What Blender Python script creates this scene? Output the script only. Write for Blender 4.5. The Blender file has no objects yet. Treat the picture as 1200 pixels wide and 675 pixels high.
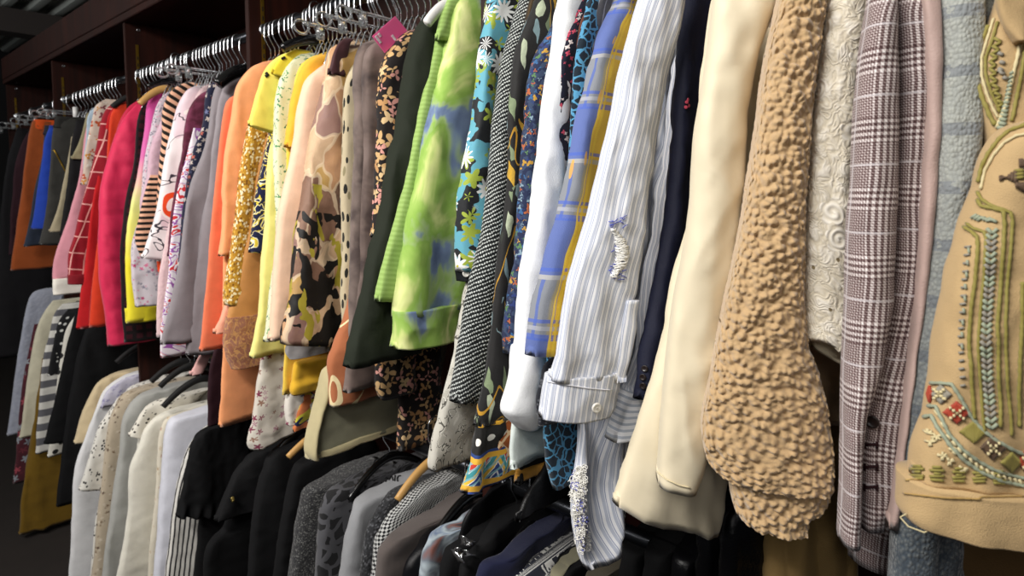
import bpy, bmesh, math, random
from mathutils import Vector, Matrix, noise
from mathutils.bvhtree import BVHTree

S = bpy.context.scene
COL = S.collection
random.seed(7)

# ------------------------------------------------------------------ camera
F_PX, PX, PY = 720.0, 600.0, 275.0
PHI, PIT = math.radians(48.9), math.atan(53 / 720)
CAM = Vector((0, 0, 1.615))
fw = Vector((-math.cos(PHI) * math.cos(PIT), math.sin(PHI) * math.cos(PIT), -math.sin(PIT)))
rt = Vector((math.sin(PHI), math.cos(PHI), 0))
up = rt.cross(fw)
cd = bpy.data.cameras.new('camera')
cam = bpy.data.objects.new('camera', cd)
COL.objects.link(cam)
cam.location = CAM
cam.rotation_euler = fw.to_track_quat('-Z', 'Y').to_euler()
cd.lens = 36.0 * F_PX / 1200
cd.sensor_width = 36
cd.shift_y = -(337.5 - PY) / 1200
cd.clip_start = 0.02
cd.dof.use_dof = True
cd.dof.focus_distance = 0.85
cd.dof.aperture_fstop = 8.0
S.camera = cam

WORLD = {}
RAIL_Y, RAIL_Z, LOW_Z = 0.845, 2.045, 1.06
FRONT_Y, BACK_Y = 0.80, 1.13


def ray(x, y):
    return fw + rt * ((x - PX) / F_PX) - up * ((y - PY) / F_PX)


def at_y(x, y, Y):
    d = ray(x, y)
    return CAM + d * (Y / d.y)


def at_plane(x, y, O, n):
    d = ray(x, y)
    t = ((O.x - CAM.x) * n.x + (O.y - CAM.y) * n.y) / (d.x * n.x + d.y * n.y)
    return CAM + d * t


def neck_x(px):
    """world X of a point on the clothes rail seen at picture column px"""
    return -(928.8 / (px + 228) - 0.637) / 0.657


# ------------------------------------------------------------------ materials
def lin(h):
    if not isinstance(h, str):
        return tuple(h)
    h = h.lstrip('#')
    o = []
    for i in (0, 2, 4):
        c = int(h[i:i + 2], 16) / 255
        o.append(c / 12.92 if c <= 0.04045 else ((c + 0.055) / 1.055) ** 2.4)
    return (*o, 1.0)


class NB:
    def __init__(self, name):
        self.m = bpy.data.materials.new(name)
        self.m.use_nodes = True
        self.t = self.m.node_tree
        self.t.nodes.clear()
        self.out = self.t.nodes.new('ShaderNodeOutputMaterial')
        self.b = self.t.nodes.new('ShaderNodeBsdfPrincipled')
        self.t.links.new(self.b.outputs[0], self.out.inputs[0])

    def n(self, ty):
        return self.t.nodes.new('ShaderNode' + ty)

    def put(self, sock, v):
        if v is None:
            return
        if hasattr(v, 'is_linked') or hasattr(v, 'links'):
            self.t.links.new(v, sock)
        else:
            sock.default_value = v

    def uv(self, sx=1, sy=None, rot=0):
        u = self.n('UVMap')
        mp = self.n('Mapping')
        self.t.links.new(u.outputs[0], mp.inputs[0])
        mp.inputs['Scale'].default_value = (sx, sx if sy is None else sy, 1)
        mp.inputs['Rotation'].default_value = (0, 0, rot)
        return mp.outputs[0]

    def obj(self, s=1):
        u = self.n('TexCoord')
        mp = self.n('Mapping')
        self.t.links.new(u.outputs['Object'], mp.inputs[0])
        if isinstance(s, tuple):
            mp.inputs['Scale'].default_value = s
        else:
            mp.inputs['Scale'].default_value = (s, s, s)
        return mp.outputs[0]

    def math(self, op, a, b=None, c=None):
        k = self.n('Math')
        k.operation = op
        for i, v in enumerate((a, b, c)):
            self.put(k.inputs[i], v)
        return k.outputs[0]

    def vmath(self, op, a, b=None):
        k = self.n('VectorMath')
        k.operation = op
        self.put(k.inputs[0], a)
        self.put(k.inputs[1], b)
        return k.outputs['Value'] if op in ('LENGTH', 'DOT_PRODUCT', 'DISTANCE') else k.outputs[0]

    def sep(self, v):
        k = self.n('SeparateXYZ')
        self.put(k.inputs[0], v)
        return k.outputs

    def mix(self, f, a, b):
        k = self.n('Mix')
        k.data_type = 'RGBA'
        self.put(k.inputs[0], f)
        self.put(k.inputs[6], lin(a) if isinstance(a, str) else a)
        self.put(k.inputs[7], lin(b) if isinstance(b, str) else b)
        return k.outputs[2]

    def ramp(self, f, stops, const=False):
        k = self.n('ValToRGB')
        self.put(k.inputs[0], f)
        e = k.color_ramp.elements
        while len(e) < len(stops):
            e.new(1)
        for i, (p, c) in enumerate(stops):
            e[i].position = p
            e[i].color = lin(c)
        if const:
            k.color_ramp.interpolation = 'CONSTANT'
        return k.outputs[0]

    def noise(self, vec, s, det=2, dist=0, rough=.5):
        k = self.n('TexNoise')
        self.put(k.inputs['Vector'], vec)
        k.inputs['Scale'].default_value = s
        k.inputs['Detail'].default_value = det
        k.inputs['Distortion'].default_value = dist
        k.inputs['Roughness'].default_value = rough
        return k.outputs

    def vor(self, vec, s, feat='F1', rnd=1):
        k = self.n('TexVoronoi')
        k.feature = feat
        self.put(k.inputs['Vector'], vec)
        k.inputs['Scale'].default_value = s
        k.inputs['Randomness'].default_value = rnd
        return k.outputs

    def warp(self, vec, s, amt):
        a = self.noise(vec, s, 1)[1]
        a = self.vmath('SUBTRACT', a, (0.5, 0.5, 0.5))
        a = self.vmath('MULTIPLY', a, (amt, amt, 0))
        return self.vmath('ADD', vec, a)

    def lt(self, a, b):
        return self.math('LESS_THAN', a, b)

    def gt(self, a, b):
        return self.math('GREATER_THAN', a, b)

    def stripe(self, v, period, duty):
        f = self.math('FRACT', self.math('DIVIDE', v, period))
        return self.lt(f, duty)

    def bump(self, h, strength, dist=.002):
        k = self.n('Bump')
        k.inputs['Strength'].default_value = strength
        k.inputs['Distance'].default_value = dist
        self.put(k.inputs['Height'], h)
        self.t.links.new(k.outputs[0], self.b.inputs['Normal'])

    def fin(self, col, rough=.85, sheen=.15, weave=600, wstr=.25, height=None):
        self.put(self.b.inputs['Base Color'], lin(col) if isinstance(col, str) else col)
        self.b.inputs['Roughness'].default_value = rough
        self.b.inputs['Sheen Weight'].default_value = 0 if isinstance(col, str) and max(lin(col)[:3]) < .03 else sheen
        self.b.inputs['Sheen Roughness'].default_value = .5
        self.b.inputs['Specular IOR Level'].default_value = .25
        if height is not None:
            self.bump(height, wstr)
        elif wstr:
            uv = self.uv()
            a = self.noise(uv, 28, 3)[0]
            b = self.noise(uv, weave, 1)[0]
            self.bump(self.math('ADD', self.math('MULTIPLY', a, 3.5), b), wstr)
        return self.m


_mc = {}


def cached(fn):
    def w(*a, **k):
        key = (fn.__name__, repr(a), repr(k))
        if key not in _mc:
            _mc[key] = fn(*a, **k)
        return _mc[key]
    return w


@cached
def solid(c, rough=.85, var=.12, **k):
    b = NB('fabric')
    if max(lin(c)[:3]) < .03:
        k.setdefault('sheen', 0)
    n = b.noise(b.uv(), 40, 4)[0]
    l = lin(c)
    d = tuple(x * (1 - var) for x in l[:3]) + (1,)
    e = tuple(min(1, x * (1 + var)) for x in l[:3]) + (1,)
    return b.fin(b.mix(n, d, e), rough, **k)


@cached
def stripes(base, st, period, duty, axis=0, rot=0, wob=0, **k):
    b = NB('striped_fabric')
    v = b.uv(rot=rot)
    if wob:
        v = b.warp(v, 12, wob)
    return b.fin(b.mix(b.stripe(b.sep(v)[axis], period, duty), base, st), **k)


@cached
def stripes2(base, s1, s2, period, **k):
    b = NB('shirt_stripe')
    u = b.sep(b.uv())[0]
    c = b.mix(b.stripe(u, period, .42), base, s1)
    c = b.mix(b.stripe(b.math('ADD', u, period * .5), period * 1.0, .12), c, s2)
    return b.fin(c, weave=900, wstr=.2, **k)


@cached
def grid(base, line, pu, pv, wd, rot=0, wob=.01, **k):
    b = NB('check_fabric')
    v = b.warp(b.uv(rot=rot), 8, wob)
    s = b.sep(v)
    m = b.math('MAXIMUM', b.stripe(s[0], pu, wd / pu), b.stripe(s[1], pv, wd / pv))
    return b.fin(b.mix(m, base, line), **k)


@cached
def blots(stops, scale, det=2, dist=.5, const=True, sy=None, warp=0, **k):
    b = NB('print_fabric')
    v = b.uv(scale, sy if sy else scale)
    f = b.noise(v, 1, det, dist)[0]
    f = b.math('MULTIPLY_ADD', f, 2.2, -.6)
    return b.fin(b.ramp(f, stops, const), **k)


@cached
def flowers(base, petals, scale, r=.42, npet=5, depth=.3, centre=None, cr=.12, fill=1.0, leaf=None, leafs=None, base2=None, **k):
    """scattered flowers, one per Voronoi cell, each with petals and a centre"""
    b = NB('floral_fabric')
    v = b.warp(b.uv(scale), 1.3, .35)
    bc = lin(base)
    col = b.mix(0, base, base)
    if base2:
        col = b.mix(b.gt(b.noise(v, .8, 1)[0], .5), base, base2)
    if leaf:
        w = b.warp(b.uv(scale * (leafs or 1.5)), 2, .6)
        o = b.vor(w, 1)
        col = b.mix(b.lt(o['Distance'], .38), col, leaf if isinstance(leaf, str) else leaf)
    o = b.vor(v, 1)
    d = b.vmath('SUBTRACT', v, o['Position'])
    s = b.sep(d)
    ang = b.math('ARCTAN2', s[1], s[0])
    rad = b.vmath('LENGTH', d)
    rc = b.sep(o['Color'])
    lim = b.math('MULTIPLY_ADD', b.math('COSINE', b.math('ADD', b.math('MULTIPLY', ang, npet), b.math('MULTIPLY', rc[1], 9))), depth * r, r * (1 - depth))
    lim = b.math('MULTIPLY', lim, b.math('MULTIPLY_ADD', rc[2], .5, .7))
    inside = b.lt(rad, lim)
    if fill < 1:
        inside = b.math('MULTIPLY', inside, b.lt(rc[1], fill))
    n = len(petals)
    pc = b.ramp(rc[0], [(i / n, c) for i, c in enumerate(petals)], True)
    col = b.mix(inside, col, pc)
    if centre:
        col = b.mix(b.math('MULTIPLY', b.lt(rad, cr), inside), col, centre)
    return b.fin(col, **k)


@cached
def leopard(base, spot, scale, w=.1, **k):
    b = NB('animal_print')
    v = b.warp(b.uv(scale), 1.5, .5)
    o = b.vor(v, 1, 'DISTANCE_TO_EDGE')['Distance']
    return b.fin(b.mix(b.lt(o, w), base, spot), **k)


@cached
def speck(base, cols, scale, r=.35, sy=None, **k):
    b = NB('speckled_fabric')
    v = b.uv(scale, sy or scale)
    o = b.vor(v, 1)
    n = len(cols)
    pc = b.ramp(b.sep(o['Color'])[0], [(i / n, c) for i, c in enumerate(cols)], True)
    return b.fin(b.mix(b.lt(o['Distance'], r), base, pc), **k)


@cached
def ombre(stops, length, **k):
    b = NB('dip_dyed_fabric')
    v = b.sep(b.warp(b.uv(), 15, .03))[1]
    return b.fin(b.ramp(b.math('DIVIDE', v, -length), stops), **k)


@cached
def hounds(c1, c2, size, **k):
    b = NB('houndstooth')
    ch = b.n('TexChecker')
    b.put(ch.inputs[0], b.uv(rot=.5))
    ch.inputs[1].default_value = lin(c1)
    ch.inputs[2].default_value = lin(c2)
    ch.inputs[3].default_value = 1 / size
    return b.fin(ch.outputs[0], **k)


@cached
def knit(c, su=120, sv=90, strength=.7, c2=None, bands=None, fade=None, **k):
    b = NB('knitted_fabric')
    v = b.warp(b.uv(su, sv), .9, .5)
    o = b.vor(v, 1, 'F1', .75)
    h = b.math('SUBTRACT', 1, o['Distance'])
    n = b.noise(b.uv(), 90, 3)[0]
    col = b.mix(b.math('MULTIPLY_ADD', h, .7, b.math('MULTIPLY', n, .4)), c2 or c, c)
    s = b.sep(b.uv())
    if bands:
        f = b.stripe(s[1], bands[0], bands[1])
        col = b.mix(b.math('MULTIPLY', f, b.gt(n, .42)), col, bands[2])
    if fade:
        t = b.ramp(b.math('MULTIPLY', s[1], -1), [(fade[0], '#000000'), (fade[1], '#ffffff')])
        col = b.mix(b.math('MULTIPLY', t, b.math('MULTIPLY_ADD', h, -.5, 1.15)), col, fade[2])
    return b.fin(col, height=h, wstr=strength, rough=.95, sheen=.3, **k)


@cached
def plain(c, rough=.5, metal=0, spec=.5, name='plain', trans=0, coat=0):
    b = NB(name)
    b.b.inputs['Base Color'].default_value = lin(c)
    b.b.inputs['Roughness'].default_value = rough
    b.b.inputs['Metallic'].default_value = metal
    b.b.inputs['Specular IOR Level'].default_value = spec
    b.b.inputs['Transmission Weight'].default_value = trans
    b.b.inputs['Coat Weight'].default_value = coat
    return b.m


def glen():
    b = NB('glen_check')
    s = b.sep(b.warp(b.uv(), 10, .004))
    P, bw = .058, .36

    def axis(v):
        f = b.math('FRACT', b.math('DIVIDE', b.math('ADD', v, .5), P))
        band = b.lt(f, bw)
        coarse = b.stripe(v, P * bw / 4, .5)
        fine = b.stripe(v, .0022, .5)
        return b.math('ADD', b.math('MULTIPLY', band, coarse), b.math('MULTIPLY', b.math('SUBTRACT', 1, band), b.math('MULTIPLY_ADD', fine, .6, .08))), f
    a, fa = axis(s[0])
    c, fc = axis(s[1])
    v = b.math('MULTIPLY', b.math('ADD', a, c), .5)
    tw = b.stripe(b.math('ADD', s[0], s[1]), .0032, .5)
    v = b.math('ADD', v, b.math('MULTIPLY_ADD', tw, .24, -.15))
    line = b.math('MAXIMUM', b.lt(b.math('ABSOLUTE', b.math('SUBTRACT', fa, .68)), .03), b.lt(b.math('ABSOLUTE', b.math('SUBTRACT', fc, .68)), .016))
    col = b.ramp(v, [(0.0, '#3f2729'), (.3, '#75605e'), (.6, '#ab9c9a'), (1, '#ece6e4')])
    col = b.mix(b.math('MULTIPLY', line, .6), col, '#d9d3d6')
    return b.fin(col, weave=900, wstr=.2)


def madras():
    b = NB('madras_check')
    s = b.sep(b.warp(b.uv(), 10, .006))
    u, v = s[0], s[1]
    col = b.ramp(b.math('DIVIDE', u, .12), [(0, '#83878f'), (.08, '#83878f'), (.14, '#83878f'), (.18, '#a89a68'), (.22, '#deb43a'), (.66, '#e6bc3a'), (1, '#e6bc3a')])
    vb = b.math('FRACT', b.math('DIVIDE', b.math('ADD', v, .02), .155))
    blue = b.math('MULTIPLY', b.lt(vb, .52), b.lt(u, .023))
    col = b.mix(b.math('MULTIPLY', blue, .85), col, '#5468aa')
    blue2 = b.math('MULTIPLY', b.gt(vb, .52), b.math('MULTIPLY', b.stripe(u, .022, .2), b.lt(u, .028)))
    col = b.mix(b.math('MULTIPLY', blue2, .7), col, '#4560b0')
    for c0, w, c in ((.50, .05, '#4a63b8'), (.58, .035, '#a9abb4'), (.64, .03, '#4a63b8'), (.0, .04, '#b5b3a8'), (.07, .03, '#4a63b8')):
        m = b.lt(b.math('ABSOLUTE', b.math('SUBTRACT', vb, c0 + w / 2)), w / 2)
        col = b.mix(b.math('MULTIPLY', m, .75), col, c)
    for c0, w in ((.024, .003), (.031, .004)):
        m = b.lt(b.math('ABSOLUTE', b.math('SUBTRACT', u, c0)), w / 2)
        col = b.mix(b.math('MULTIPLY', m, .85), col, '#e8c53e')
    w2 = b.uv(60, 14)
    o = b.vor(w2, 1)
    m = b.math('MULTIPLY', b.lt(o['Distance'], .2), b.lt(b.sep(o['Color'])[0], .3))
    col = b.mix(b.math('MULTIPLY', m, .8), col, '#d9a53a')
    return b.fin(col, weave=900, wstr=.3)


def lace_mat():
    b = NB('lace_fabric')
    v = b.warp(b.uv(30), 1.5, .2)
    o = b.vor(v, 1, 'F1', .55)
    d = b.vmath('SUBTRACT', v, o['Position'])
    s = b.sep(d)
    ang = b.math('ARCTAN2', s[1], s[0])
    r = b.vmath('LENGTH', d)
    spiral = b.math('SINE', b.math('ADD', b.math('MULTIPLY', r, 44), b.math('MULTIPLY', ang, 1)))
    petal = b.math('MULTIPLY', b.math('SINE', b.math('MULTIPLY', ang, 5)), .06)
    rose = b.lt(r, b.math('ADD', petal, .38))
    w = b.warp(b.uv(75, 60), 1.2, .5)
    leaf = b.vor(w, 1, 'DISTANCE_TO_EDGE')['Distance']
    thr = b.math('SINE', b.math('MULTIPLY', b.noise(b.uv(), 60, 2, .6)[0], 50))
    lf = b.math('MULTIPLY_ADD', b.math('MINIMUM', leaf, .3), 2.6, b.math('MULTIPLY', thr, .25))
    h = b.math('ADD', b.math('MULTIPLY', rose, b.math('MULTIPLY_ADD', spiral, .4, .8)), b.math('MULTIPLY', b.math('SUBTRACT', 1, rose), lf))
    col = b.mix(b.math('MULTIPLY', h, .9), '#ddd3bd', '#f5efe2')
    e = b.vor(b.uv(60), 1)
    hole = b.math('MULTIPLY', b.math('SUBTRACT', 1, rose), b.math('MULTIPLY', b.lt(e['Distance'], .13), b.lt(b.sep(e['Color'])[0], .45)))
    col = b.mix(hole, col, '#8a7a5a')
    return b.fin(col, height=h, wstr=.55, rough=.9)


def wood():
    b = NB('mahogany')
    v = b.obj((18, 18, 1.2))
    n = b.noise(v, 1.5, 5, 1.2)[0]
    col = b.ramp(n, [(.25, '#170906'), (.55, '#260e08'), (.8, '#33140c')])
    b.put(b.b.inputs['Base Color'], col)
    b.b.inputs['Roughness'].default_value = .55
    b.b.inputs['Specular IOR Level'].default_value = .2
    return b.m


# ------------------------------------------------------------------ objects
def tag(o, label=None, cat=None, group=None, kind=None):
    if label:
        o['label'] = label
    if cat:
        o['category'] = cat
    if group:
        o['group'] = group
    if kind:
        o['kind'] = kind
    return o


def empty(name, loc):
    o = bpy.data.objects.new(name, None)
    COL.objects.link(o)
    o.location = loc
    o.empty_display_size = .05
    WORLD[o.name] = Vector(loc)
    return o


def mesh_obj(name, verts, faces, mats, parent=None, uvs=None, origin=None, smooth=True, fmat=None):
    if origin is None:
        origin = WORLD[parent.name] if parent is not None else Vector((0, 0, 0))
    me = bpy.data.meshes.new(name)
    me.from_pydata([tuple(Vector(v) - Vector(origin)) for v in verts], [], faces)
    for m in (mats if isinstance(mats, (list, tuple)) else [mats]):
        me.materials.append(m)
    if fmat:
        me.polygons.foreach_set('material_index', fmat)
    if uvs:
        lay = me.uv_layers.new(name='UVMap')
        k = 0
        for p in me.polygons:
            for li in p.loop_indices:
                lay.data[li].uv = uvs[k]
                k += 1
    me.polygons.foreach_set('use_smooth', [smooth] * len(me.polygons))
    me.update()
    o = bpy.data.objects.new(name, me)
    COL.objects.link(o)
    if parent is not None:
        o.parent = parent
    else:
        o.location = origin
    WORLD[o.name] = Vector(origin)
    return o


def catmull(pts, n):
    """n points evenly spaced (by length) on a smooth curve through pts"""
    P = [Vector(p) for p in pts]
    if len(P) == 2:
        P = [P[0], P[0].lerp(P[1], .5), P[1]]
    Q = [P[0] * 2 - P[1]] + P + [P[-1] * 2 - P[-2]]
    dense = []
    for i in range(1, len(Q) - 2):
        p0, p1, p2, p3 = Q[i - 1], Q[i], Q[i + 1], Q[i + 2]
        d1, d2, d3 = [max(1e-6, (a - b).length) ** .5 for a, b in ((p1, p0), (p2, p1), (p3, p2))]
        for j in range(24):
            t = d1 + d2 * j / 24
            a1 = p0.lerp(p1, t / d1)
            a2 = p1.lerp(p2, (t - d1) / d2)
            a3 = p2.lerp(p3, (t - d1 - d2) / d3)
            b1 = a1.lerp(a2, t / (d1 + d2))
            b2 = a2.lerp(a3, (t - d1) / (d2 + d3))
            dense.append(b1.lerp(b2, (t - d1) / d2))
    dense.append(P[-1])
    L = [0]
    for a, b in zip(dense, dense[1:]):
        L.append(L[-1] + (b - a).length)
    out, k = [], 0
    for i in range(n):
        q = L[-1] * i / (n - 1)
        while k < len(L) - 2 and L[k + 1] < q:
            k += 1
        w = (q - L[k]) / max(1e-9, L[k + 1] - L[k])
        out.append(dense[k].lerp(dense[k + 1], min(1, max(0, w))))
    return out


def interp(xs, ys, x):
    if x <= xs[0]:
        return ys[0]
    for a, b, c, d in zip(xs, xs[1:], ys, ys[1:]):
        if x <= b:
            return c + (d - c) * (x - a) / max(1e-9, b - a)
    return ys[-1]


def sstep(a, b, x):
    t = min(1, max(0, (x - a) / (b - a)))
    return t * t * (3 - 2 * t)


def plane_of(X, Y, ang):
    a = math.radians(ang)
    e = Vector((math.cos(a), math.sin(a), 0))
    n = Vector((math.sin(a), -math.cos(a), 0))
    return Vector((X, RAIL_Y if Y is None else Y, 0)), e, n


def panel(part, root, L, mat, X, Y=None, ang=90, R=None, w=None, th=.016, tilt=0, fold=.008, ff=17, n=56, m=18,
          crump=.0015, seed=None, dx=0, p=.5, taper=.1, disp=None, bot=.012, rows=None, rmax=1.03, fz=1.5):
    """a hanging piece of cloth: front edge L (picture points laid out on its own upright plane), a real width and thickness, folds"""
    O, e, nn = plane_of(X + dx, Y, ang)
    seed = seed if seed is not None else random.random() * 100
    P = []
    for (x, y) in L:
        q = at_plane(x, y, O, nn)
        P.append((0, (q - O).dot(e), q.z))
    for i in range(1, len(P)):
        if P[i][2] > P[i - 1][2] - .002:
            P[i] = (0, P[i][1], P[i - 1][2] - .002)
    C = catmull(P, n)
    if R:
        RP = []
        for (x, y) in R:
            q = at_plane(x, y, O, nn)
            RP.append((q.z, (q - O).dot(e)))
        RP.sort()
        rz, rs = [a for a, b in RP], [b for a, b in RP]
    M = 2 * m
    verts, uv = [], []
    length = 0
    for i, c in enumerate(C):
        t = i / (n - 1)
        if i:
            length += (c - C[i - 1]).length
        s0, z0 = c.y, c.z
        if R:
            s1 = interp(rz, rs, z0)
        elif w is None:
            s1 = min(-s0 if Y is None else (RAIL_Y - O.y) * 2 - s0, rmax - O.y)
            s1 = max(s1, s0 + .03)
        elif isinstance(w, (int, float)):
            s1 = s0 + w
        else:
            s1 = s0 + interp([a for a, b in w], [b for a, b in w], t)
        hh = (th if not isinstance(th, list) else interp([a for a, b in th], [b for a, b in th], t))
        hh *= (.25 + .75 * sstep(0, taper, t)) if taper else 1
        wd = s1 - s0
        arc = 0
        prev = None
        fade = .3 + .7 * sstep(0, .35, t)
        for j in range(M):
            a = 2 * math.pi * j / M
            cc = (1 - math.cos(a)) / 2
            si = math.sin(a)
            off = hh * (abs(si) ** p) * (1 if si >= 0 else -1)
            s = s0 + cc * wd
            zz = z0 + tilt * cc * sstep(0, 1, t)
            f = fold * fade * noise.noise((s * ff, z0 * fz, seed)) * 1.6
            f += fold * .5 * noise.noise((s * ff * 2.3, z0 * fz * 2, seed + 9))
            cr = crump * noise.noise((s * 55 + (5 if si > 0 else 0), z0 * 40, seed + 3)) * 2
            rg = (1 - abs(noise.noise((s * 13 + z0 * 7, z0 * 10 - s * 5, seed + 60)))) ** 7
            rg += .6 * (1 - abs(noise.noise((s * 22 - z0 * 12, z0 * 9, seed + 80)))) ** 8
            f += fold * .34 * rg * fade
            edge = .5 * fold * noise.noise((z0 * 9, seed + 20, 0)) * (1 - cc)
            q = O + e * (s + edge) + nn * (off + f + (cr if si >= 0 else -cr))
            q.z = zz + .5 * fold * noise.noise((s * 18, seed + 40, 0)) * sstep(.85, 1, t)
            if disp:
                q = disp(q, s - s0, length, t, nn if si >= 0 else -nn, abs(si))
            fl = O + e * s + nn * off
            if prev is not None:
                arc += math.hypot((fl - prev).x, (fl - prev).y)
            prev = fl
            if not j:
                first = fl
            verts.append(q)
            uv.append((arc, -length))
        # far side measured back from the front edge so the pattern meets there
        row = uv[-M:]
        peri = arc + math.hypot((prev - first).x, (prev - first).y)
        for j in range(m, M):
            uv[-M + j] = (row[j][0] - peri, row[j][1])
    last = verts[-M:]
    if bot:
        cx = sum(last, Vector()) / M
        for j in range(M):
            v = last[j]
            d = (v - cx)
            dn = d.dot(nn)
            q = v - nn * dn * .45
            q.z += bot
            verts.append(q)
            uv.append((uv[-M][0], uv[-M][1] + bot))
    faces, fuv = [], []
    nr = len(verts) // M
    for i in range(nr - 1):
        for j in range(M):
            k = (j + 1) % M
            a, b, c2, d = i * M + j, i * M + k, (i + 1) * M + k, (i + 1) * M + j
            faces.append((a, d, c2, b))
            ua, ub, uc, ud = uv[a], uv[b], uv[c2], uv[d]
            if j == m - 1:       # seam at the rear
                ub = (ua[0] + .01, ub[1])
                uc = (ud[0] + .01, uc[1])
            fuv += [ua, ud, uc, ub]
    faces.append(tuple(range(M)))
    fuv += [uv[j] for j in range(M)]
    faces.append(tuple(reversed(range((nr - 1) * M, nr * M))))
    fuv += [uv[j] for j in reversed(range((nr - 1) * M, nr * M))]
    if root is None:
        return verts, faces, fuv
    return mesh_obj(part, verts, faces, mat, root, fuv)


def tube(path, r, seg=8, closed=False, flat=1.0):
    """sweep a round (or flattened) section along 3-D points; r is a number or one per point"""
    P = [Vector(q) for q in path]
    n = len(P)
    verts, faces = [], []
    ref = None
    for i in range(n):
        t = (P[min(i + 1, n - 1)] - P[max(i - 1, 0)]).normalized()
        if closed:
            t = (P[(i + 1) % n] - P[i - 1]).normalized()
        if ref is None:
            ref = Vector((1, 0, 0)) if abs(t.x) < .8 else Vector((0, 0, 1))
        a = (ref - t * ref.dot(t)).normalized()
        b = t.cross(a)
        ref = a
        rr = r[i] if isinstance(r, (list, tuple)) else r
        for k in range(seg):
            an = 2 * math.pi * k / seg
            verts.append(P[i] + a * (math.cos(an) * rr * flat) + b * (math.sin(an) * rr))
    for i in range(n if closed else n - 1):
        for k in range(seg):
            a0, b0 = i * seg, ((i + 1) % n) * seg
            faces.append((a0 + k, a0 + (k + 1) % seg, b0 + (k + 1) % seg, b0 + k))
    if not closed:
        faces.append(tuple(reversed(range(seg))))
        faces.append(tuple(range((n - 1) * seg, n * seg)))
    return verts, faces


def join(*vf):
    V, Fc = [], []
    for v, f in vf:
        o = len(V)
        V += list(v)
        Fc += [tuple(i + o for i in q) for q in f]
    return V, Fc


def boxvf(x0, x1, y0, y1, z0, z1, bev=0):
    bm = bmesh.new()
    bmesh.ops.create_cube(bm, size=1)
    for v in bm.verts:
        v.co = Vector(((x0 + x1) / 2 + v.co.x * (x1 - x0), (y0 + y1) / 2 + v.co.y * (y1 - y0), (z0 + z1) / 2 + v.co.z * (z1 - z0)))
    if bev:
        bmesh.ops.bevel(bm, geom=bm.edges[:], offset=bev, segments=2, affect='EDGES')
    bm.verts.index_update()
    V = [v.co.copy() for v in bm.verts]
    Fc = [tuple(v.index for v in f.verts) for f in bm.faces]
    bm.free()
    return V, Fc


def disc(c, nrm, r, h, seg=20, dish=True):
    """a small round button lying on a surface"""
    nrm = nrm.normalized()
    a = nrm.orthogonal().normalized()
    b = nrm.cross(a)
    V, Fc = [], []
    prof = [(r, 0), (r, h * .7), (r * .85, h), (r * .65, h * .7 if dish else h), (.0001, h * .7 if dish else h)]
    for rr, z in prof:
        for k in range(seg):
            an = 2 * math.pi * k / seg
            V.append(c + a * math.cos(an) * rr + b * math.sin(an) * rr + nrm * z)
    for i in range(len(prof) - 1):
        for k in range(seg):
            Fc.append((i * seg + k, i * seg + (k + 1) % seg, (i + 1) * seg + (k + 1) % seg, (i + 1) * seg + k))
    return V, Fc


def surf(o):
    """look-up of points on a finished cloth mesh"""
    me = o.data
    off = WORLD[o.name]
    vs = [v.co + off for v in me.vertices]
    return BVHTree.FromPolygons(vs, [tuple(p.vertices) for p in me.polygons])


def hit(bvh, x, y, lift=.0012):
    d = ray(x, y).normalized()
    loc, nrm, idx, dist = bvh.ray_cast(CAM, d)
    if loc is None:
        return None, None
    if nrm.dot(d) > 0:
        nrm = -nrm
    return loc + nrm * lift, nrm


def on_cloth(bvh, pts, step=2.5):
    """points that lie on the cloth along a polyline given in picture points"""
    out = []
    for (a, b) in zip(pts, pts[1:]):
        k = max(1, int(math.hypot(b[0] - a[0], b[1] - a[1]) / step))
        for i in range(k):
            q, nn = hit(bvh, a[0] + (b[0] - a[0]) * i / k, a[1] + (b[1] - a[1]) * i / k)
            if q is not None:
                out.append(q)
    q, nn = hit(bvh, *pts[-1])
    if q is not None:
        out.append(q)
    return out

# ------------------------------------------------------------------ the room
W = Vector


def struct(name, vf, m, label=None, cat=None):
    o = mesh_obj(name, vf[0], vf[1], m, smooth=False)
    o['kind'] = 'structure'
    if label:
        tag(o, label, cat)
    return o


def floor_mat():
    b = NB('dark_carpet')
    n = b.noise(b.obj(1), 9, 4)[0]
    f = b.noise(b.obj(1), 400, 2)[0]
    b.put(b.b.inputs['Base Color'], b.mix(n, '#1d1815', '#2c2521'))
    b.b.inputs['Roughness'].default_value = .95
    b.bump(f, .4)
    return b.m


def paint(c, name='paint'):
    b = NB(name)
    n = b.noise(b.obj(1), 5, 4)[0]
    l = lin(c)
    b.put(b.b.inputs['Base Color'], b.mix(n, tuple(x * .85 for x in l[:3]) + (1,), l))
    b.b.inputs['Roughness'].default_value = .8
    return b.m


struct('floor', boxvf(-8, 1.8, -2.2, 1.7, -.05, 0), floor_mat(), 'dark carpeted floor running along below the clothes racks', 'floor')
struct('wall_back', boxvf(-8, 1.8, 1.6, 1.7, 0, 3.2), paint('#2a2422'), 'dark wall behind the tall wooden clothes unit', 'wall')
struct('wall_far', boxvf(-8.1, -8, -2.2, 1.7, 0, 3.2), paint('#141214'), 'dark far wall past the last dim bay', 'wall')
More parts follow.
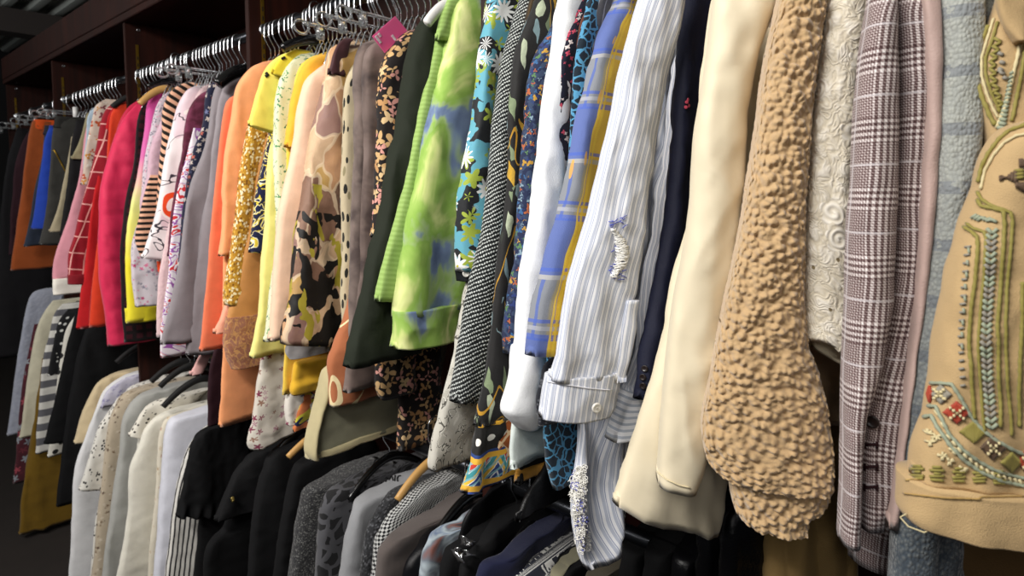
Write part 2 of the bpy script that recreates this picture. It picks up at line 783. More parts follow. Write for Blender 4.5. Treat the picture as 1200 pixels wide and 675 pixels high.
# corrugated metal ceiling
V, Fc = [], []
nx = 240
for i in range(nx + 1):
    y = -2.2 + 3.9 * i / nx
    z = 3.02 + .022 * math.tanh(3 * math.sin(y * 2 * math.pi / .16))
    V += [W((-8.1, y, z)), W((1.8, y, z))]
for i in range(nx):
    Fc.append((2 * i, 2 * i + 1, 2 * i + 3, 2 * i + 2))
struct('ceiling', (V, Fc), paint('#a9aca6'), 'grey corrugated metal ceiling above the wooden unit', 'ceiling')
struct('trim_1', boxvf(-6.1, -5.9, -2.2, 1.59, 2.79, 2.965), paint('#3a322f'), 'dark brown beam crossing beneath the corrugated ceiling', 'beam')

# ------------------------------------------------------------------ the wooden unit
WOOD = wood()
unit = empty('wardrobe', (-1.76, FRONT_Y + .17, 0))
tag(unit, 'long dark mahogany open wardrobe unit with upright partitions and two levels of hanging rail', 'wardrobe')
PART = [-4.62, -3.61, -2.60, -1.648, -.772, .36, 1.42]
TOPZ = 2.225
BRASS = plain('#a8852f', .35, .9, name='brass')
CHROME = plain('#d9dce0', .27, 1, name='chrome')
DKCHROME = plain('#3a3c40', .3, .9, name='dark_steel')
for i, x in enumerate(PART):
    p = mesh_obj('partition', *boxvf(x, x + .022, FRONT_Y, BACK_Y, .09, TOPZ, .0015), WOOD, unit, smooth=False)
    if i < 6:
        # slotted brass strip let into the side of the upright
        vf = boxvf(x + .022, x + .0245, FRONT_Y + .033, FRONT_Y + .042, 1.45, 2.15)
        sl = [boxvf(x + .0243, x + .0249, FRONT_Y + .036, FRONT_Y + .0395, z, z + .012) for z in [1.47 + k * .025 for k in range(26)]]
        st = mesh_obj('shelf_standard', *join(vf, *sl), [BRASS, plain('#1a140a', .6, name='slot')], p, smooth=False,
                      fmat=[0] * len(vf[1]) + [1] * (6 * 26))
        mesh_obj('screw', *disc(W((x + .0222, FRONT_Y + .045, 2.205)), W((1, 0, 0)), .006, .002), CHROME, p)
mesh_obj('top_panel', *boxvf(-4.62, 1.442, FRONT_Y - .012, BACK_Y, TOPZ, TOPZ + .025, .002), WOOD, unit, smooth=False)
mesh_obj('fascia', *boxvf(-4.62, 1.442, FRONT_Y - .014, FRONT_Y + .006, TOPZ + .026, TOPZ + .145, .002), WOOD, unit, smooth=False)
mesh_obj('back_panel', *boxvf(-4.62, 1.442, BACK_Y + .001, BACK_Y + .015, .09, TOPZ + .15), WOOD, unit, smooth=False)
mesh_obj('base', *boxvf(-4.62, 1.442, FRONT_Y + .03, BACK_Y, .001, .089), WOOD, unit, smooth=False)
for z in (RAIL_Z, LOW_Z):
    for i in range(6):
        vf = tube([W((PART[i] + .023 + (PART[i + 1] - PART[i] - .024) * k / 6, RAIL_Y, z)) for k in range(7)], .0135, 14)
        fl = [disc(W((PART[i] + .0225, RAIL_Y, z)), W((1, 0, 0)), .019, .005, dish=False),
              disc(W((PART[i + 1] - .0005, RAIL_Y, z)), W((-1, 0, 0)), .019, .005, dish=False)]
        r = mesh_obj('rail', *vf, DKCHROME, unit)
        for q in fl:
            mesh_obj('rail_flange', *q, CHROME, r)

# ------------------------------------------------------------------ hangers
BLACKP = plain('#0c0c0d', .22, name='black_plastic', spec=.6)
BLACKV = plain('#0d0c0d', .75, name='black_velvet')
CLEAR = plain('#f2f4f5', .08, name='clear_plastic', trans=.92, spec=.6)
WOODH = plain('#c79a5a', .45, name='pale_wood')
WHITEP = plain('#e9e7e4', .35, name='white_plastic')
CLOUDY = plain('#e8ecee', .12, name='cloudy_plastic', trans=.88, spec=.8)


def hook_path(k=1.0):
    """local Y/Z run of a wire hook hung over the rail (rail centre at 0,0)"""
    P = []
    for i in range(11):
        a = math.radians(-35 + 215 * i / 10)
        P.append((math.cos(a) * .0165, math.sin(a) * .0165))
    P += [(-.0168, -.022), (-.0155, -.03), (-.006, -.046), (0, -.055), (0, -.075 * k)]
    return [W((0, y, z)) for y, z in P]


def hanger_mesh(kind):
    hk = tube(hook_path(), .0019, 7)
    zc = -.082
    if kind == 'clip':
        bar = tube([W((0, y, zc + .006 - .05 * y * y)) for y in [-.13 + .026 * i for i in range(11)]], [.003 + .002 * abs(5 - i) / 5 for i in range(11)], 8)
        loop = tube([W((0, -.135 + .017 * math.cos(a), zc - .004 + .014 * math.sin(a))) for a in [math.pi * 2 * i / 18 for i in range(18)]], .003, 7, True)
        cl = [boxvf(-.005, .005, s * .09 - .009, s * .09 + .009, zc - .024, zc + .008, .002) for s in (-1, 1)]
        return hk, join(bar, loop), cl
    zc = -.074
    pts = [(-.03, zc - .075), (-.024, zc - .055), (-.015, zc - .03), (-.006, zc - .007), (0, zc), (.006, zc - .007), (.015, zc - .03), (.024, zc - .055), (.03, zc - .075)]
    return hk, tube([W((0, y, z)) for y, z in pts], .002, 8), []


HM = {}
for k in ('arm', 'clip'):
    HM[k] = hanger_mesh(k)


def hanger(X, z, kind, mat, label, group, hookm=None, rz=0, y=RAIL_Y):
    root = empty('clothes_hanger', (X, y, z))
    root.rotation_euler = (0, 0, rz)
    tag(root, label, 'hanger', group)
    hk, body, clips = HM[kind]
    key = (kind, mat.name)
    if key not in HMESH:
        ms = []
        for nm, vf, m in [('hook', hk, hookm or CHROME), ('shoulder_bar', body, mat)] + [('clip', c, mat) for c in clips]:
            o = mesh_obj(nm, *vf, m, root, origin=W((0, 0, 0)))
            ms.append(o)
        HMESH[key] = ms
    else:
        for o in HMESH[key]:
            c = o.copy()
            COL.objects.link(c)
            c.parent = root
    return root


HMESH = {}

# ------------------------------------------------------------------ clothes
def garment(name, label, cat, X, zb, group=None, rz=0):
    r = empty(name, (X, RAIL_Y, zb))
    return tag(r, label, cat, group)


UP = 'clothes on the upper rail'
LO = 'clothes on the lower rail'
BUTTON_W = plain('#efece4', .3, name='white_button')
BUTTON_D = plain('#1d1412', .3, name='dark_button')


def zof(L, X):
    O, e, n = plane_of(X, None, 90)
    return min(at_plane(x, y, O, n).z for x, y in L)


def G(name, label, cat, X, *parts, group=UP):
    """one hanging piece: parts are (part name, front edge, material, options)"""
    allL = [p[1] for p in parts]
    if len(parts) == 1:
        pn, L, m, kw = parts[0]
        v, f, u = panel(pn, None, L, m, X, **kw)
        z = min(q.z for q in v)
        o = mesh_obj(name, v, f, m, None, u, origin=W((X, RAIL_Y, z)))
        tag(o, label, cat, group)
        return o, {pn: o}
    r = garment(name, label, cat, X, zof(parts[0][1], X), group)
    d = {}
    for pn, L, m, kw in parts:
        o = panel(pn, r, L, m, X, **kw)
        d.setdefault(pn, o)
    return r, d


def K(**k):
    return k


# ---- far bays -----------------------------------------------------
G('skirt', 'dark maroon skirt hanging at the dim far end of the upper rail', 'skirt', -3.98,
  ('s', [(36, 150), (24, 170), (14, 230), (10, 300)], solid('#2c141c'), K(th=.02)))
G('coat', 'black coat hanging farthest of all in the dim end bay', 'coat', -4.2,
  ('s', [(20, 150), (8, 190), (0, 260), (-4, 420)], solid('#121114'), K(th=.03)))
G('skirt', 'rust brown skirt with lit top edge coloured orange under clear plastic clips', 'skirt', -3.69,
  ('skirt_cloth', [(38, 142), (34, 156), (24, 228), (12, 317)], solid('#8c4318'), K(th=.028, taper=0)),
  ('waistband', [(39, 140), (36, 152)], solid('#c24a12'), K(th=.030, taper=0, n=8)))  # brighter orange puts the lit top edge into the colour
G('skirt', 'dark navy denim skirt half hidden behind the royal blue one', 'skirt', -3.52,
  ('skirt_cloth', [(52, 150), (50, 180), (38, 235), (28, 289)], solid('#232b3a'), K(th=.02, taper=0)),
  ('waistband', [(53, 147), (51, 158)], solid('#1c2230'), K(th=.022, taper=0, n=8)))
G('skirt', 'royal blue skirt between the rust and charcoal skirts', 'skirt', -3.42,
  ('skirt_cloth', [(57, 150), (52, 166), (46, 210), (36.5, 269)], solid('#1b3c9e'), K(th=.02, taper=0)),
  ('waistband', [(58, 147), (55, 158)], solid('#16307e'), K(th=.022, taper=0, n=8)))
r, d = G('skirt', 'charcoal black skirt with slanting brass zip and snaps', 'skirt', -3.22,
         ('skirt_cloth', [(64, 138), (62, 152), (56, 220), (47, 287)], solid('#33322f'), K(th=.022, taper=0)),
         ('waistband', [(65, 136), (62, 150)], solid('#262523'), K(th=.024, taper=0, n=8)))
bv = surf(d['skirt_cloth'])
zp = on_cloth(bv, [(63, 175), (71, 190), (78, 203)])
if len(zp) > 2:
    mesh_obj('zip', *tube(zp, .003, 6), BRASS, d['skirt_cloth'])
G('skirt', 'beige skirt with narrow flared hem beside the charcoal zip skirt', 'skirt', -3.08,
  ('skirt_cloth', [(84, 160), (77, 198), (68, 240), (57, 272)], solid('#9c9177'), K(th=.018, taper=0)),
  ('waistband', [(85, 157), (82, 170)], solid('#8b8168'), K(th=.02, taper=0, n=8)))
G('dress', 'black plain dress between the beige and khaki pieces', 'dress', -3.0,
  ('s', [(90, 140), (84, 165), (78, 220), (69, 275)], solid('#131214'), K(th=.02)))
G('blouse', 'khaki sleeveless blouse with a short slanted hem', 'blouse', -2.985,
  ('s', [(102, 132), (97, 152), (90, 172), (83, 186)], solid('#8c8466'), K(th=.012)))
G('shirt', 'dusty pink long-sleeved shirt with a wide white cuff', 'shirt', -2.95,
  ('sleeve', [(108, 130), (101, 150), (94, 195), (86, 234), (73, 273), (63, 306), (62, 328)], solid('#d3909c'), K(th=.016)),
  ('cuff', [(62, 327), (61.5, 336), (62, 346)], solid('#ece7dc'), K(th=.021, taper=0, n=12, fold=.002)))
G('blouse', 'pale blue narrow blouse squeezed beside the paisley top', 'blouse', -2.9,
  ('s', [(112, 124), (104, 133), (99, 170), (97, 205)], solid('#a9bccb'), K(th=.008)))
G('blouse', 'paisley blouse in orange, cream and grey beside the red check shirt', 'blouse', -2.86,
  ('s', [(124, 116), (112, 124), (108, 140), (100, 180), (94, 217)],
   flowers('#cdb9aa', ['#b5502c', '#7c3440', '#c4863c', '#8a93aa', '#e2d7cb'], 38, .46, 3, .3, '#e9ddd0'), K(th=.014)))
G('shirt', 'dark red shirt with a pale pink window check', 'shirt', -2.76,
  ('body', [(150, 113), (136, 119), (122, 132), (112, 180), (100, 250), (92, 320)], grid('#7c0d1c', '#d79a94', .05, .062, .0045), K(th=.018)),
  ('sleeve', [(140, 117), (124, 128), (114, 165), (107, 196), (97, 235), (88, 273), (80, 297), (80, 332)], grid('#8f1222', '#e0a49c', .045, .062, .0045, .12), K(th=.022, dx=.02, w=.12)),
  ('cuff', [(80, 322), (80.5, 334)], solid('#7a0d1b'), K(th=.024, dx=.02, w=.12, taper=0, n=8)))
G('cardigan', 'bright red cardigan with buttons showing below the check shirt', 'cardigan', -2.722,
  ('body', [(150, 118), (132, 126), (118, 180), (100, 300), (90, 386)], solid('#bb161c'), K(th=.011)),
  ('button_band', [(115, 300), (106, 345), (104, 384)], solid('#9b1018'), K(th=.006, dx=.016, w=.02, taper=0)))
G('sweater', 'orange red sweater on a black velvet hanger beside the pink jacket', 'sweater', -2.632,
  ('s', [(158, 118), (140, 122), (130, 134), (124, 200), (108, 330), (104, 384)], solid('#d23a1c'), K(th=.016)))


def quilt(q, s, l, t, n, si):
    k = abs(math.sin(l * math.pi / .085)) ** .5
    return q + n * (.007 * (k - .6) * si)


G('jacket', 'hot pink quilted puffer jacket, longest of the far pink and red clothes', 'jacket', -2.545,
  ('body', [(164, 116), (150, 126), (138, 150), (130, 220), (126, 300), (125, 406)], solid('#c41f45', .6), K(th=.018, disp=quilt, n=90)),
  ('sleeve', [(160, 122), (146, 138), (133, 166), (124, 195), (117, 228), (115.5, 270), (117, 325), (122, 365), (127, 405)], solid('#d92a55', .6), K(th=.032, dx=.022, w=.15, disp=quilt, n=90)))
G('shirt', 'dark maroon tartan shirt, a thin strip beside the pink puffer', 'shirt', -2.43,
  ('s', [(172, 118), (164, 130), (155, 195), (143, 262), (142, 340), (146, 402)], grid('#3c101b', '#150a0e', .03, .03, .012), K(th=.014)))
G('sweatshirt', 'dip-dyed sweatshirt fading from pink to bright yellow', 'sweatshirt', -2.36,
  ('body', [(185, 108), (174, 118), (170, 150), (160, 208), (152, 241), (146, 299), (147, 344), (147, 378)],
   ombre([(0, '#cf3f92'), (.38, '#de6fae'), (.55, '#eec3ac'), (.66, '#ecec93'), (1, '#f0e033')], .62), K(th=.022)),
  ('hem_band', [(146, 362), (147, 379)], solid('#e8d92c'), K(th=.024, taper=0, n=8)))
G('blouse', 'grey and pink ditsy print blouse with a magenta flowered sleeve', 'blouse', -2.26,
  ('body', [(196, 108), (186, 119), (176, 152), (168, 202), (165, 250), (166, 330)], speck('#cfc3cb', ['#6a6a78', '#d8a2b4', '#8d8795'], 160, .42), K(th=.016)),
  ('sleeve', [(178, 190), (168, 240), (155, 290), (155, 320), (157, 345), (159, 360)], flowers('#cfc6cc', ['#b8336a', '#6c7282', '#d3688f', '#8a8494'], 75, .45), K(th=.022, dx=.02, w=.14)))
G('blouse', 'pale lilac lace blouse beside the magenta flowered sleeve', 'blouse', -2.19,
  ('s', [(208, 104), (197, 120), (190, 140), (175, 178), (172, 211), (165, 238), (168, 275), (176, 300)], knit('#d8b8c3', 60, 60, .9, '#c49fb0'), K(th=.024)))
G('sweater', 'tan and black striped sweater among the far pink clothes', 'sweater', -2.12,
  ('body', [(234, 97), (214, 98), (198, 110), (191, 128), (190, 155), (186, 200), (180, 280)], stripes('#e2ac8e', '#17120f', .021, .5, 1, .5), K(th=.022)),
  ('sleeve', [(176, 205), (165, 245), (159, 270), (159, 285), (165, 302)], stripes('#dfa98c', '#17120f', .018, .5, 1), K(th=.016, dx=-.02, w=.12)))


def white_orange():
    b = NB('poppy_print')
    v = b.warp(b.uv(7.5), 1.2, .5)
    col = b.mix(b.gt(b.noise(v, .6, 1)[0], .58), '#efe6e6', '#e6cfd6')
    n = b.noise(v, 1.1, 2, .8)[0]
    ln = b.lt(b.math('ABSOLUTE', b.math('SUBTRACT', n, .5)), .008)
    col = b.mix(ln, col, '#3b3640')
    o = b.vor(v, 1)
    fl = b.math('MULTIPLY', b.lt(o['Distance'], .36), b.lt(b.sep(o['Color'])[0], .55))
    ring = b.math('MULTIPLY', fl, b.lt(b.math('SINE', b.math('MULTIPLY', o['Distance'], 42)), .2))
    col = b.mix(fl, col, '#f2e7e2')
    col = b.mix(ring, col, '#e2481a')
    return b.fin(col)


G('blouse', 'white blouse printed with large orange poppies and thin black lines', 'blouse', -2.04,
  ('body', [(240, 100), (226, 101.5), (212, 118), (203, 149), (196, 180), (190, 214), (182, 280), (184, 320)], white_orange(), K(th=.02)),
  ('sleeve', [(236, 101), (222, 103), (211, 119), (202, 149), (195, 178), (189, 214), (181, 259), (172, 288), (166, 302)], white_orange(), K(th=.022, dx=.022, w=.12, tilt=-.03)))
G('blouse', 'pale pink textured blouse, a narrow strip by the poppy print', 'blouse', -1.975,
  ('s', [(252, 97), (238, 101), (228, 118), (216, 170), (200, 250), (185, 330), (182, 395)], knit('#e3c4c2', 90, 90, .8, '#d2b2b8'), K(th=.02)))
G('blouse', 'wine coloured velvet blouse beside the pale pink textured strip', 'blouse', -1.935,
  ('s', [(250, 104), (238, 108), (223, 126), (213, 178), (202, 240), (196, 300)], blots([(0, '#3c1524'), (.45, '#5a2135'), (.7, '#71314a')], 20, 3, 1, False), K(th=.018)))
G('scarf', 'white scarf with purple and red swirls hanging beneath the wine blouse', 'scarf', -1.90,
  ('s', [(226, 150), (214, 200), (204, 250), (196, 320), (188, 382), (188, 419)], blots([(0, '#e9dfe6'), (.4, '#9a58a6'), (.5, '#ece3ea'), (.64, '#cf3038'), (.76, '#e9dfe6')], 12, 1, 2.5), K(th=.012)))
G('blouse', 'navy blouse scattered with small cream and coral flowers', 'blouse', -1.87,
  ('s', [(270, 90), (253, 94), (243, 105), (236, 149), (226, 178), (214, 250), (205, 320)], flowers('#1f2138', ['#cfc0b6', '#c46a58', '#6d7396', '#cfc0b6'], 62, .4), K(th=.016)))
r, d = G('cardigan', 'long plain mauve grey cardigan at the end of its bay', 'cardigan', -1.80,
         ('body', [(290, 78), (270, 84), (253, 100), (244, 149), (232, 193), (215, 258), (207, 314), (198, 365), (188, 404)], solid('#8b8488', .95, sheen=.3), K(th=.02, tilt=-.02, fold=.009)),
         ('sleeve', [(284, 82), (266, 92), (256, 120), (248, 180), (238, 250), (228, 330), (222, 380), (220, 416)], solid('#938c90', .95, sheen=.3), K(th=.02, dx=.016, w=.14, fold=.009, tilt=-.01)))
G('blouse', 'pink cotton top with its hem below the coral shirt sleeve', 'top', -1.83,
  ('s', [(252, 380), (234, 418), (223, 440)], solid('#e3b0aa'), K(th=.008, w=.035)))

# ---- middle bay ---------------------------------------------------
G('blouse', 'coral long blouse next to the mauve grey cardigan', 'blouse', -1.606,
  ('body', [(296, 95), (282, 108), (267, 117), (260, 149), (254, 202), (248, 258), (242, 329), (233, 412)], solid('#ea7853'), K(th=.014, fold=.005)),
  ('button', [(262, 402), (260, 406)], solid('#d9674a'), K(th=.003, dx=.016, w=.006, taper=0, n=4)))
G('shirt', 'apricot orange shirt with a bell sleeve ending in a peach frill', 'shirt', -1.58,
  ('body', [(322, 70), (306, 73), (292, 82), (280, 110), (270, 180), (262, 300), (262, 421), (257, 500)], solid('#f0a06c'), K(th=.012, fold=.007)),
  ('sleeve', [(317, 72), (297, 77), (280, 98), (273, 134), (264, 193), (261, 258), (257, 299)], solid('#f3a571'), K(th=.022, dx=.02, w=.13)),
  ('frill', [(269, 350), (262, 362), (255, 378), (249.5, 391)], solid('#eaa487'), K(th=.014, dx=.022, w=[(0, .03), (1, .09)], n=20)))
G('blouse', 'mustard blouse speckled gold and cream with a long thin sleeve', 'blouse', -1.553,
  ('body', [(322, 95), (300, 120), (290, 155), (282, 193), (276, 255), (274, 350), (280, 420)], speck('#b98728', ['#ecdcb0', '#7d5216', '#d9ae48', '#ecdcb0', '#a87a22'], 190, .55, 150), K(th=.014)),
  ('sleeve', [(312, 110), (296, 130), (289, 156), (282, 193), (276, 255), (269, 299), (263, 338), (263, 358)], speck('#b98728', ['#efe2ba', '#7d5216', '#d9ae48', '#efe2ba', '#a87a22'], 190, .55, 150), K(th=.02, dx=.016, w=.07)))
r, d = G('tunic', 'caramel brown tunic with a crinkled mauve lace hem', 'tunic', -1.525,
         ('body', [(330, 120), (310, 160), (300, 200), (292, 256), (279, 317), (267, 367), (263, 400)], solid('#c48b50', .8), K(th=.022, fold=.008)),
         ('lace_hem', [(266, 372), (262, 400), (265, 420), (270, 432)], blots([(0, '#b57d48'), (.42, '#8f5d50'), (.55, '#c9975f'), (.7, '#9b6a58')], 70, 3, 1, False, sy=40), K(th=.026, tilt=-.02, taper=0, fold=.008)))
G('blouse', 'navy blouse with yellow and white brush strokes below the yellow collar', 'blouse', -1.485,
  ('body', [(330, 110), (318, 140), (311, 175), (300, 226), (296, 260), (291, 296)],
   blots([(0, '#141a3d'), (.46, '#d9c23f'), (.54, '#e9e6cf'), (.6, '#141a3d')], 34, 1, 1), K(th=.022, tilt=-.01)))
r, d = G('shirt', 'lemon yellow short-sleeved shirt with an open pointed collar', 'shirt', -1.435,
         ('body', [(352, 60), (340, 70), (332, 110), (318, 170), (309, 284), (301, 373), (292, 419)], solid('#efe68c'), K(th=.022, fold=.008)),
         ('sleeve', [(348, 60), (330, 64), (312, 80), (299, 115), (290, 147)], solid('#f1e46a'), K(th=.016, dx=.022, w=.17, tilt=-.035, fold=.003)),
         ('collar', [(347, 57), (335, 63), (326, 72), (318, 86)], solid('#ecd93f'), K(th=.008, dx=.046, w=[(0, .04), (1, .1)], n=14, fold=.002, tilt=-.02)))
bv = surf(d['collar'])
for x, y in ((331, 69), (333, 68)):
    q, nn = hit(bv, x, y)
    if q:
        mesh_obj('button', *disc(q, nn, .0035, .002), BUTTON_D, d['collar'])
bs = surf(d['sleeve'])
bow = on_cloth(bs, [(309, 83), (314, 88), (311, 90)])
if len(bow) > 2:
    mesh_obj('bow', *tube(bow, .004, 6), solid('#26241c'), d['sleeve'])
G('blouse', 'cream blouse with a tiny green leaf print behind the mustard shirt', 'blouse', -1.385,
  ('s', [(362, 62), (349, 64), (335, 78), (325, 107), (320, 160), (323, 238), (322, 300), (308, 400)], flowers('#e4e5c2', ['#5f9a68', '#8ab07a', '#4a7f62'], 95, .5, 2, .4, fill=.85), K(th=.02)))
G('shirt', 'mustard yellow shirt with its cuff pinched by an elastic', 'shirt', -1.345,
  ('body', [(384, 60), (362, 68), (350, 80), (344, 107), (337, 159), (335, 260), (335, 400), (332, 463)], solid('#eec84c'), K(th=.012)),
  ('sleeve', [(380, 62), (356, 74), (346, 96), (338, 140), (333, 172)], solid('#efb438'), K(th=.018, dx=.016, w=.13, tilt=-.02)),
  ('cuff', [(346, 424), (344, 440), (343, 448), (341, 458), (343, 463)], solid('#dfae2e'), K(th=[(0, .02), (.55, .012), (.7, .022), (1, .014)], dx=.026, w=.12, tilt=.0, n=20)))
G('blouse', 'bright yellow blouse, a thin strip before the peach one', 'blouse', -1.325,
  ('s', [(388, 62), (372, 76), (361, 85), (354, 107), (345, 150), (340, 200)], solid('#efce44'), K(th=.008)))
G('blouse', 'pale peach plain blouse beside the brown leafy print blouse', 'blouse', -1.295,
  ('body', [(388, 70), (372, 82), (359, 95), (350, 123), (345, 160), (338, 202), (327, 254), (320, 326), (315, 398)], solid('#f1cbae', .75), K(th=.026, fold=.005)),
  ('hem_band', [(316, 390), (315, 400)], solid('#eac2a4', .75), K(th=.0265, taper=0, n=6)))


def foliage():
    b = NB('leafy_print')
    v = b.warp(b.uv(19, 11), 1.5, .9)
    o = b.vor(v, 1)
    c = b.ramp(b.sep(o['Color'])[0], [(0, '#6b4d40'), (.16, '#cf9f72'), (.34, '#e6c59c'), (.5, '#8c6a68'), (.62, '#2b2220'), (.72, '#7b5a4a'), (.86, '#c9a34e')], True)
    e = b.vor(v, 1, 'DISTANCE_TO_EDGE')['Distance']
    n = b.noise(v, 3, 3, 1)[0]
    c = b.mix(b.math('MULTIPLY', n, .8), c, '#a37f68')
    c = b.mix(b.math('MULTIPLY', b.lt(e, .05), .6), c, '#e6cfae')
    low = b.math('MULTIPLY', b.lt(b.sep(b.uv())[1], -.42), b.gt(b.noise(b.uv(20, 13), 1, 2, 1)[0], .5))
    c = b.mix(low, c, '#1d1a18')
    gr = b.math('MULTIPLY', b.lt(b.sep(b.uv())[1], -.36), b.gt(b.noise(b.uv(17, 9), 1.3, 2, 1)[0], .6))
    c = b.mix(gr, c, '#aa9c38')
    return b.fin(c, .5, sheen=.05)


FOL = foliage()
G('blouse', 'satin blouse printed with brown, tan and black leaves', 'blouse', -1.235,
  ('body', [(420, 45), (408, 52), (396, 80), (388, 150), (372, 250), (366, 380)], FOL, K(th=.016)),
  ('sleeve', [(410, 48), (388, 57), (382, 88), (373, 133), (364, 189), (353, 243), (342, 325), (340, 345), (335, 372), (330, 392), (331, 403)], FOL, K(th=.03, dx=.03, w=.15, tilt=-.03, fold=.013, crump=.003)),
  ('collar', [(404, 44), (398, 48), (390, 62), (383, 88)], solid('#45262a', .6), K(th=.008, dx=.05, w=[(0, .02), (1, .05)], n=14)))
G('blouse', 'sage cream blouse with a black brush mark print beside the taupe coat', 'blouse', -1.115,
  ('body', [(432, 58), (417, 72), (407, 95), (404, 130), (403, 200), (402, 300), (400, 420)], speck('#bcae90', ['#20201d', '#bcae90', '#8d8364', '#20201d'], 95, .36, 34), K(th=.018)))
G('jacket', 'terracotta top with cream strokes, its sleeve below the taupe shirt', 'top', -1.072,
  ('sleeve', [(420, 300), (400, 380), (385, 426), (386, 450), (387, 476)], blots([(0, '#ad6844'), (.62, '#ecd8a8'), (.7, '#ad6844')], 14, 0, .6, sy=8), K(th=.02, w=.14)))
G('shirt', 'washed taupe shirt under the bright pink swing tag', 'shirt', -1.04,
  ('body', [(470, 40), (442, 45), (424, 53), (416, 78), (416, 120), (414, 200), (410, 328), (408, 420)], blots([(.2, '#4c403d'), (.5, '#6d5f59'), (.75, '#7d6d66')], 14, 3, .5, False), K(th=.024, fold=.008)),
  ('sleeve', [(452, 44), (432, 56), (426, 90), (426, 160), (424, 260), (420, 340), (412, 400), (405, 460)], blots([(.2, '#443937'), (.5, '#64554f'), (.75, '#75655f')], 13, 3, .5, False), K(th=.02, dx=.02, w=.15, fold=.008)))
FL12 = flowers('#1b1514', ['#c9a472', '#cf9488', '#b98c5c', '#d3b486'], 46, .72, 3, .4)
G('dress', 'black dress covered in sand and blush flowers behind the dark green shirt', 'dress', -1.0,
  ('body', [(500, 30), (486, 33), (468, 42), (454, 64), (448, 90), (450, 200), (462, 330), (468, 440), (466, 528)], FL12, K(th=.018)),
  ('sleeve', [(490, 33), (470, 41), (454, 62), (446, 82), (444, 150), (442, 219), (438, 277)], FL12, K(th=.022, dx=.012, w=.1, tilt=-.01)),
  ('cuff', [(444, 396), (442, 440), (442, 452), (446, 468)], FL12, K(th=.018, dx=.02, w=.09, n=12, taper=0)))
G('shirt', 'dark forest green shirt with rolled cuff beside the lime jacket', 'shirt', -.95,
  ('body', [(530, 10), (512, 13), (494, 28), (482, 62), (474, 114), (470, 200), (462, 330), (450, 410)], solid('#1f231a'), K(th=.02)),
  ('sleeve', [(520, 12), (506, 15), (488, 33), (480, 62), (472, 114), (467, 159), (454, 210), (442, 272), (427, 326), (415, 385), (408, 410), (406, 430)], solid('#21261c'), K(th=.03, dx=.024, w=.16, fold=.012, crump=.003)))


def tiedye():
    b = NB('tie_dye')
    v = b.uv(11, 5.5)
    n = b.noise(v, 1, 4, .5)[0]
    n = b.math('MULTIPLY_ADD', n, 2.4, -.7)
    c = b.ramp(n, [(0, '#46527e'), (.27, '#7184a4'), (.35, '#9bb379'), (.44, '#8cb14e'), (.58, '#9dbd5e'), (.68, '#c8d484'), (.82, '#dde29c'), (1, '#93b352')])
    return b.fin(c, weave=900)


TD = tiedye()
LIME = stripes('#9ab868', '#8eac5c', .009, .5, 1)
r, d = G('jacket', 'lime green tie-dye denim jacket with blue blotches and a turned cuff', 'jacket', -.905,
         ('body', [(545, -14), (526, -4), (516, 30), (505, 80), (492, 140), (474, 225), (446, 325), (440, 354)], TD, K(th=.02, fold=.004)),
         ('button_band', [(542, -12), (524, 0), (512, 45), (502, 90), (488, 148), (472, 225), (446, 325), (439, 353)], LIME, K(th=.013, dx=.014, w=.075, tilt=-.012, fold=.003)),
         ('sleeve', [(548, -12), (534, 4), (524, 60), (514, 110), (502, 150), (488, 215), (476, 280), (466, 350), (464, 372)], TD, K(th=.032, dx=.04, w=.17, fold=.009, p=.6, crump=.0025)),
         ('cuff', [(463.5, 365), (462, 388), (460, 408)], TD, K(th=.036, dx=.04, w=.175, taper=0, n=20, tilt=-.012, p=.6)),
         ('collar', [(538, -18), (525, 0), (515, 30), (512, 46)], LIME, K(th=.01, dx=.03, w=[(0, .02), (1, .06)], n=14)))

# ---- nearest bay --------------------------------------------------
def daisy_mat():
    b = NB('daisy_print')
    v = b.uv(26)
    n = b.noise(v, .7, 2, .4)[0]
    col = b.ramp(n, [(0, '#15181c'), (.44, '#15181c'), (.48, '#5fa3b4'), (.56, '#5fa3b4'), (.6, '#8ea648'), (.64, '#15181c')], True)
    for k, (sc, pet, cen, npet) in enumerate(((.8, '#5fa3b8', '#8fa23e', 6), (1.2, '#98a83c', '#c9b83a', 5), (.95, '#e6e8e6', '#c9bf3c', 11))):
        w = b.vmath('ADD', b.uv(27 * sc), (k * 3.7, k * 1.9, 0))
        o = b.vor(w, 1, 'F1', .8)
        d = b.vmath('SUBTRACT', w, o['Position'])
        s = b.sep(d)
        ang = b.math('ARCTAN2', s[1], s[0])
        rad = b.vmath('LENGTH', d)
        lim = b.math('MULTIPLY_ADD', b.math('COSINE', b.math('MULTIPLY', ang, npet)), .13, .42)
        m = b.math('MULTIPLY', b.lt(rad, lim), b.lt(b.sep(o['Color'])[1], .66))
        col = b.mix(m, col, pet)
        m2 = b.math('MULTIPLY', m, b.lt(rad, .12))
        col = b.mix(m2, col, cen)
    return b.fin(col, .6)


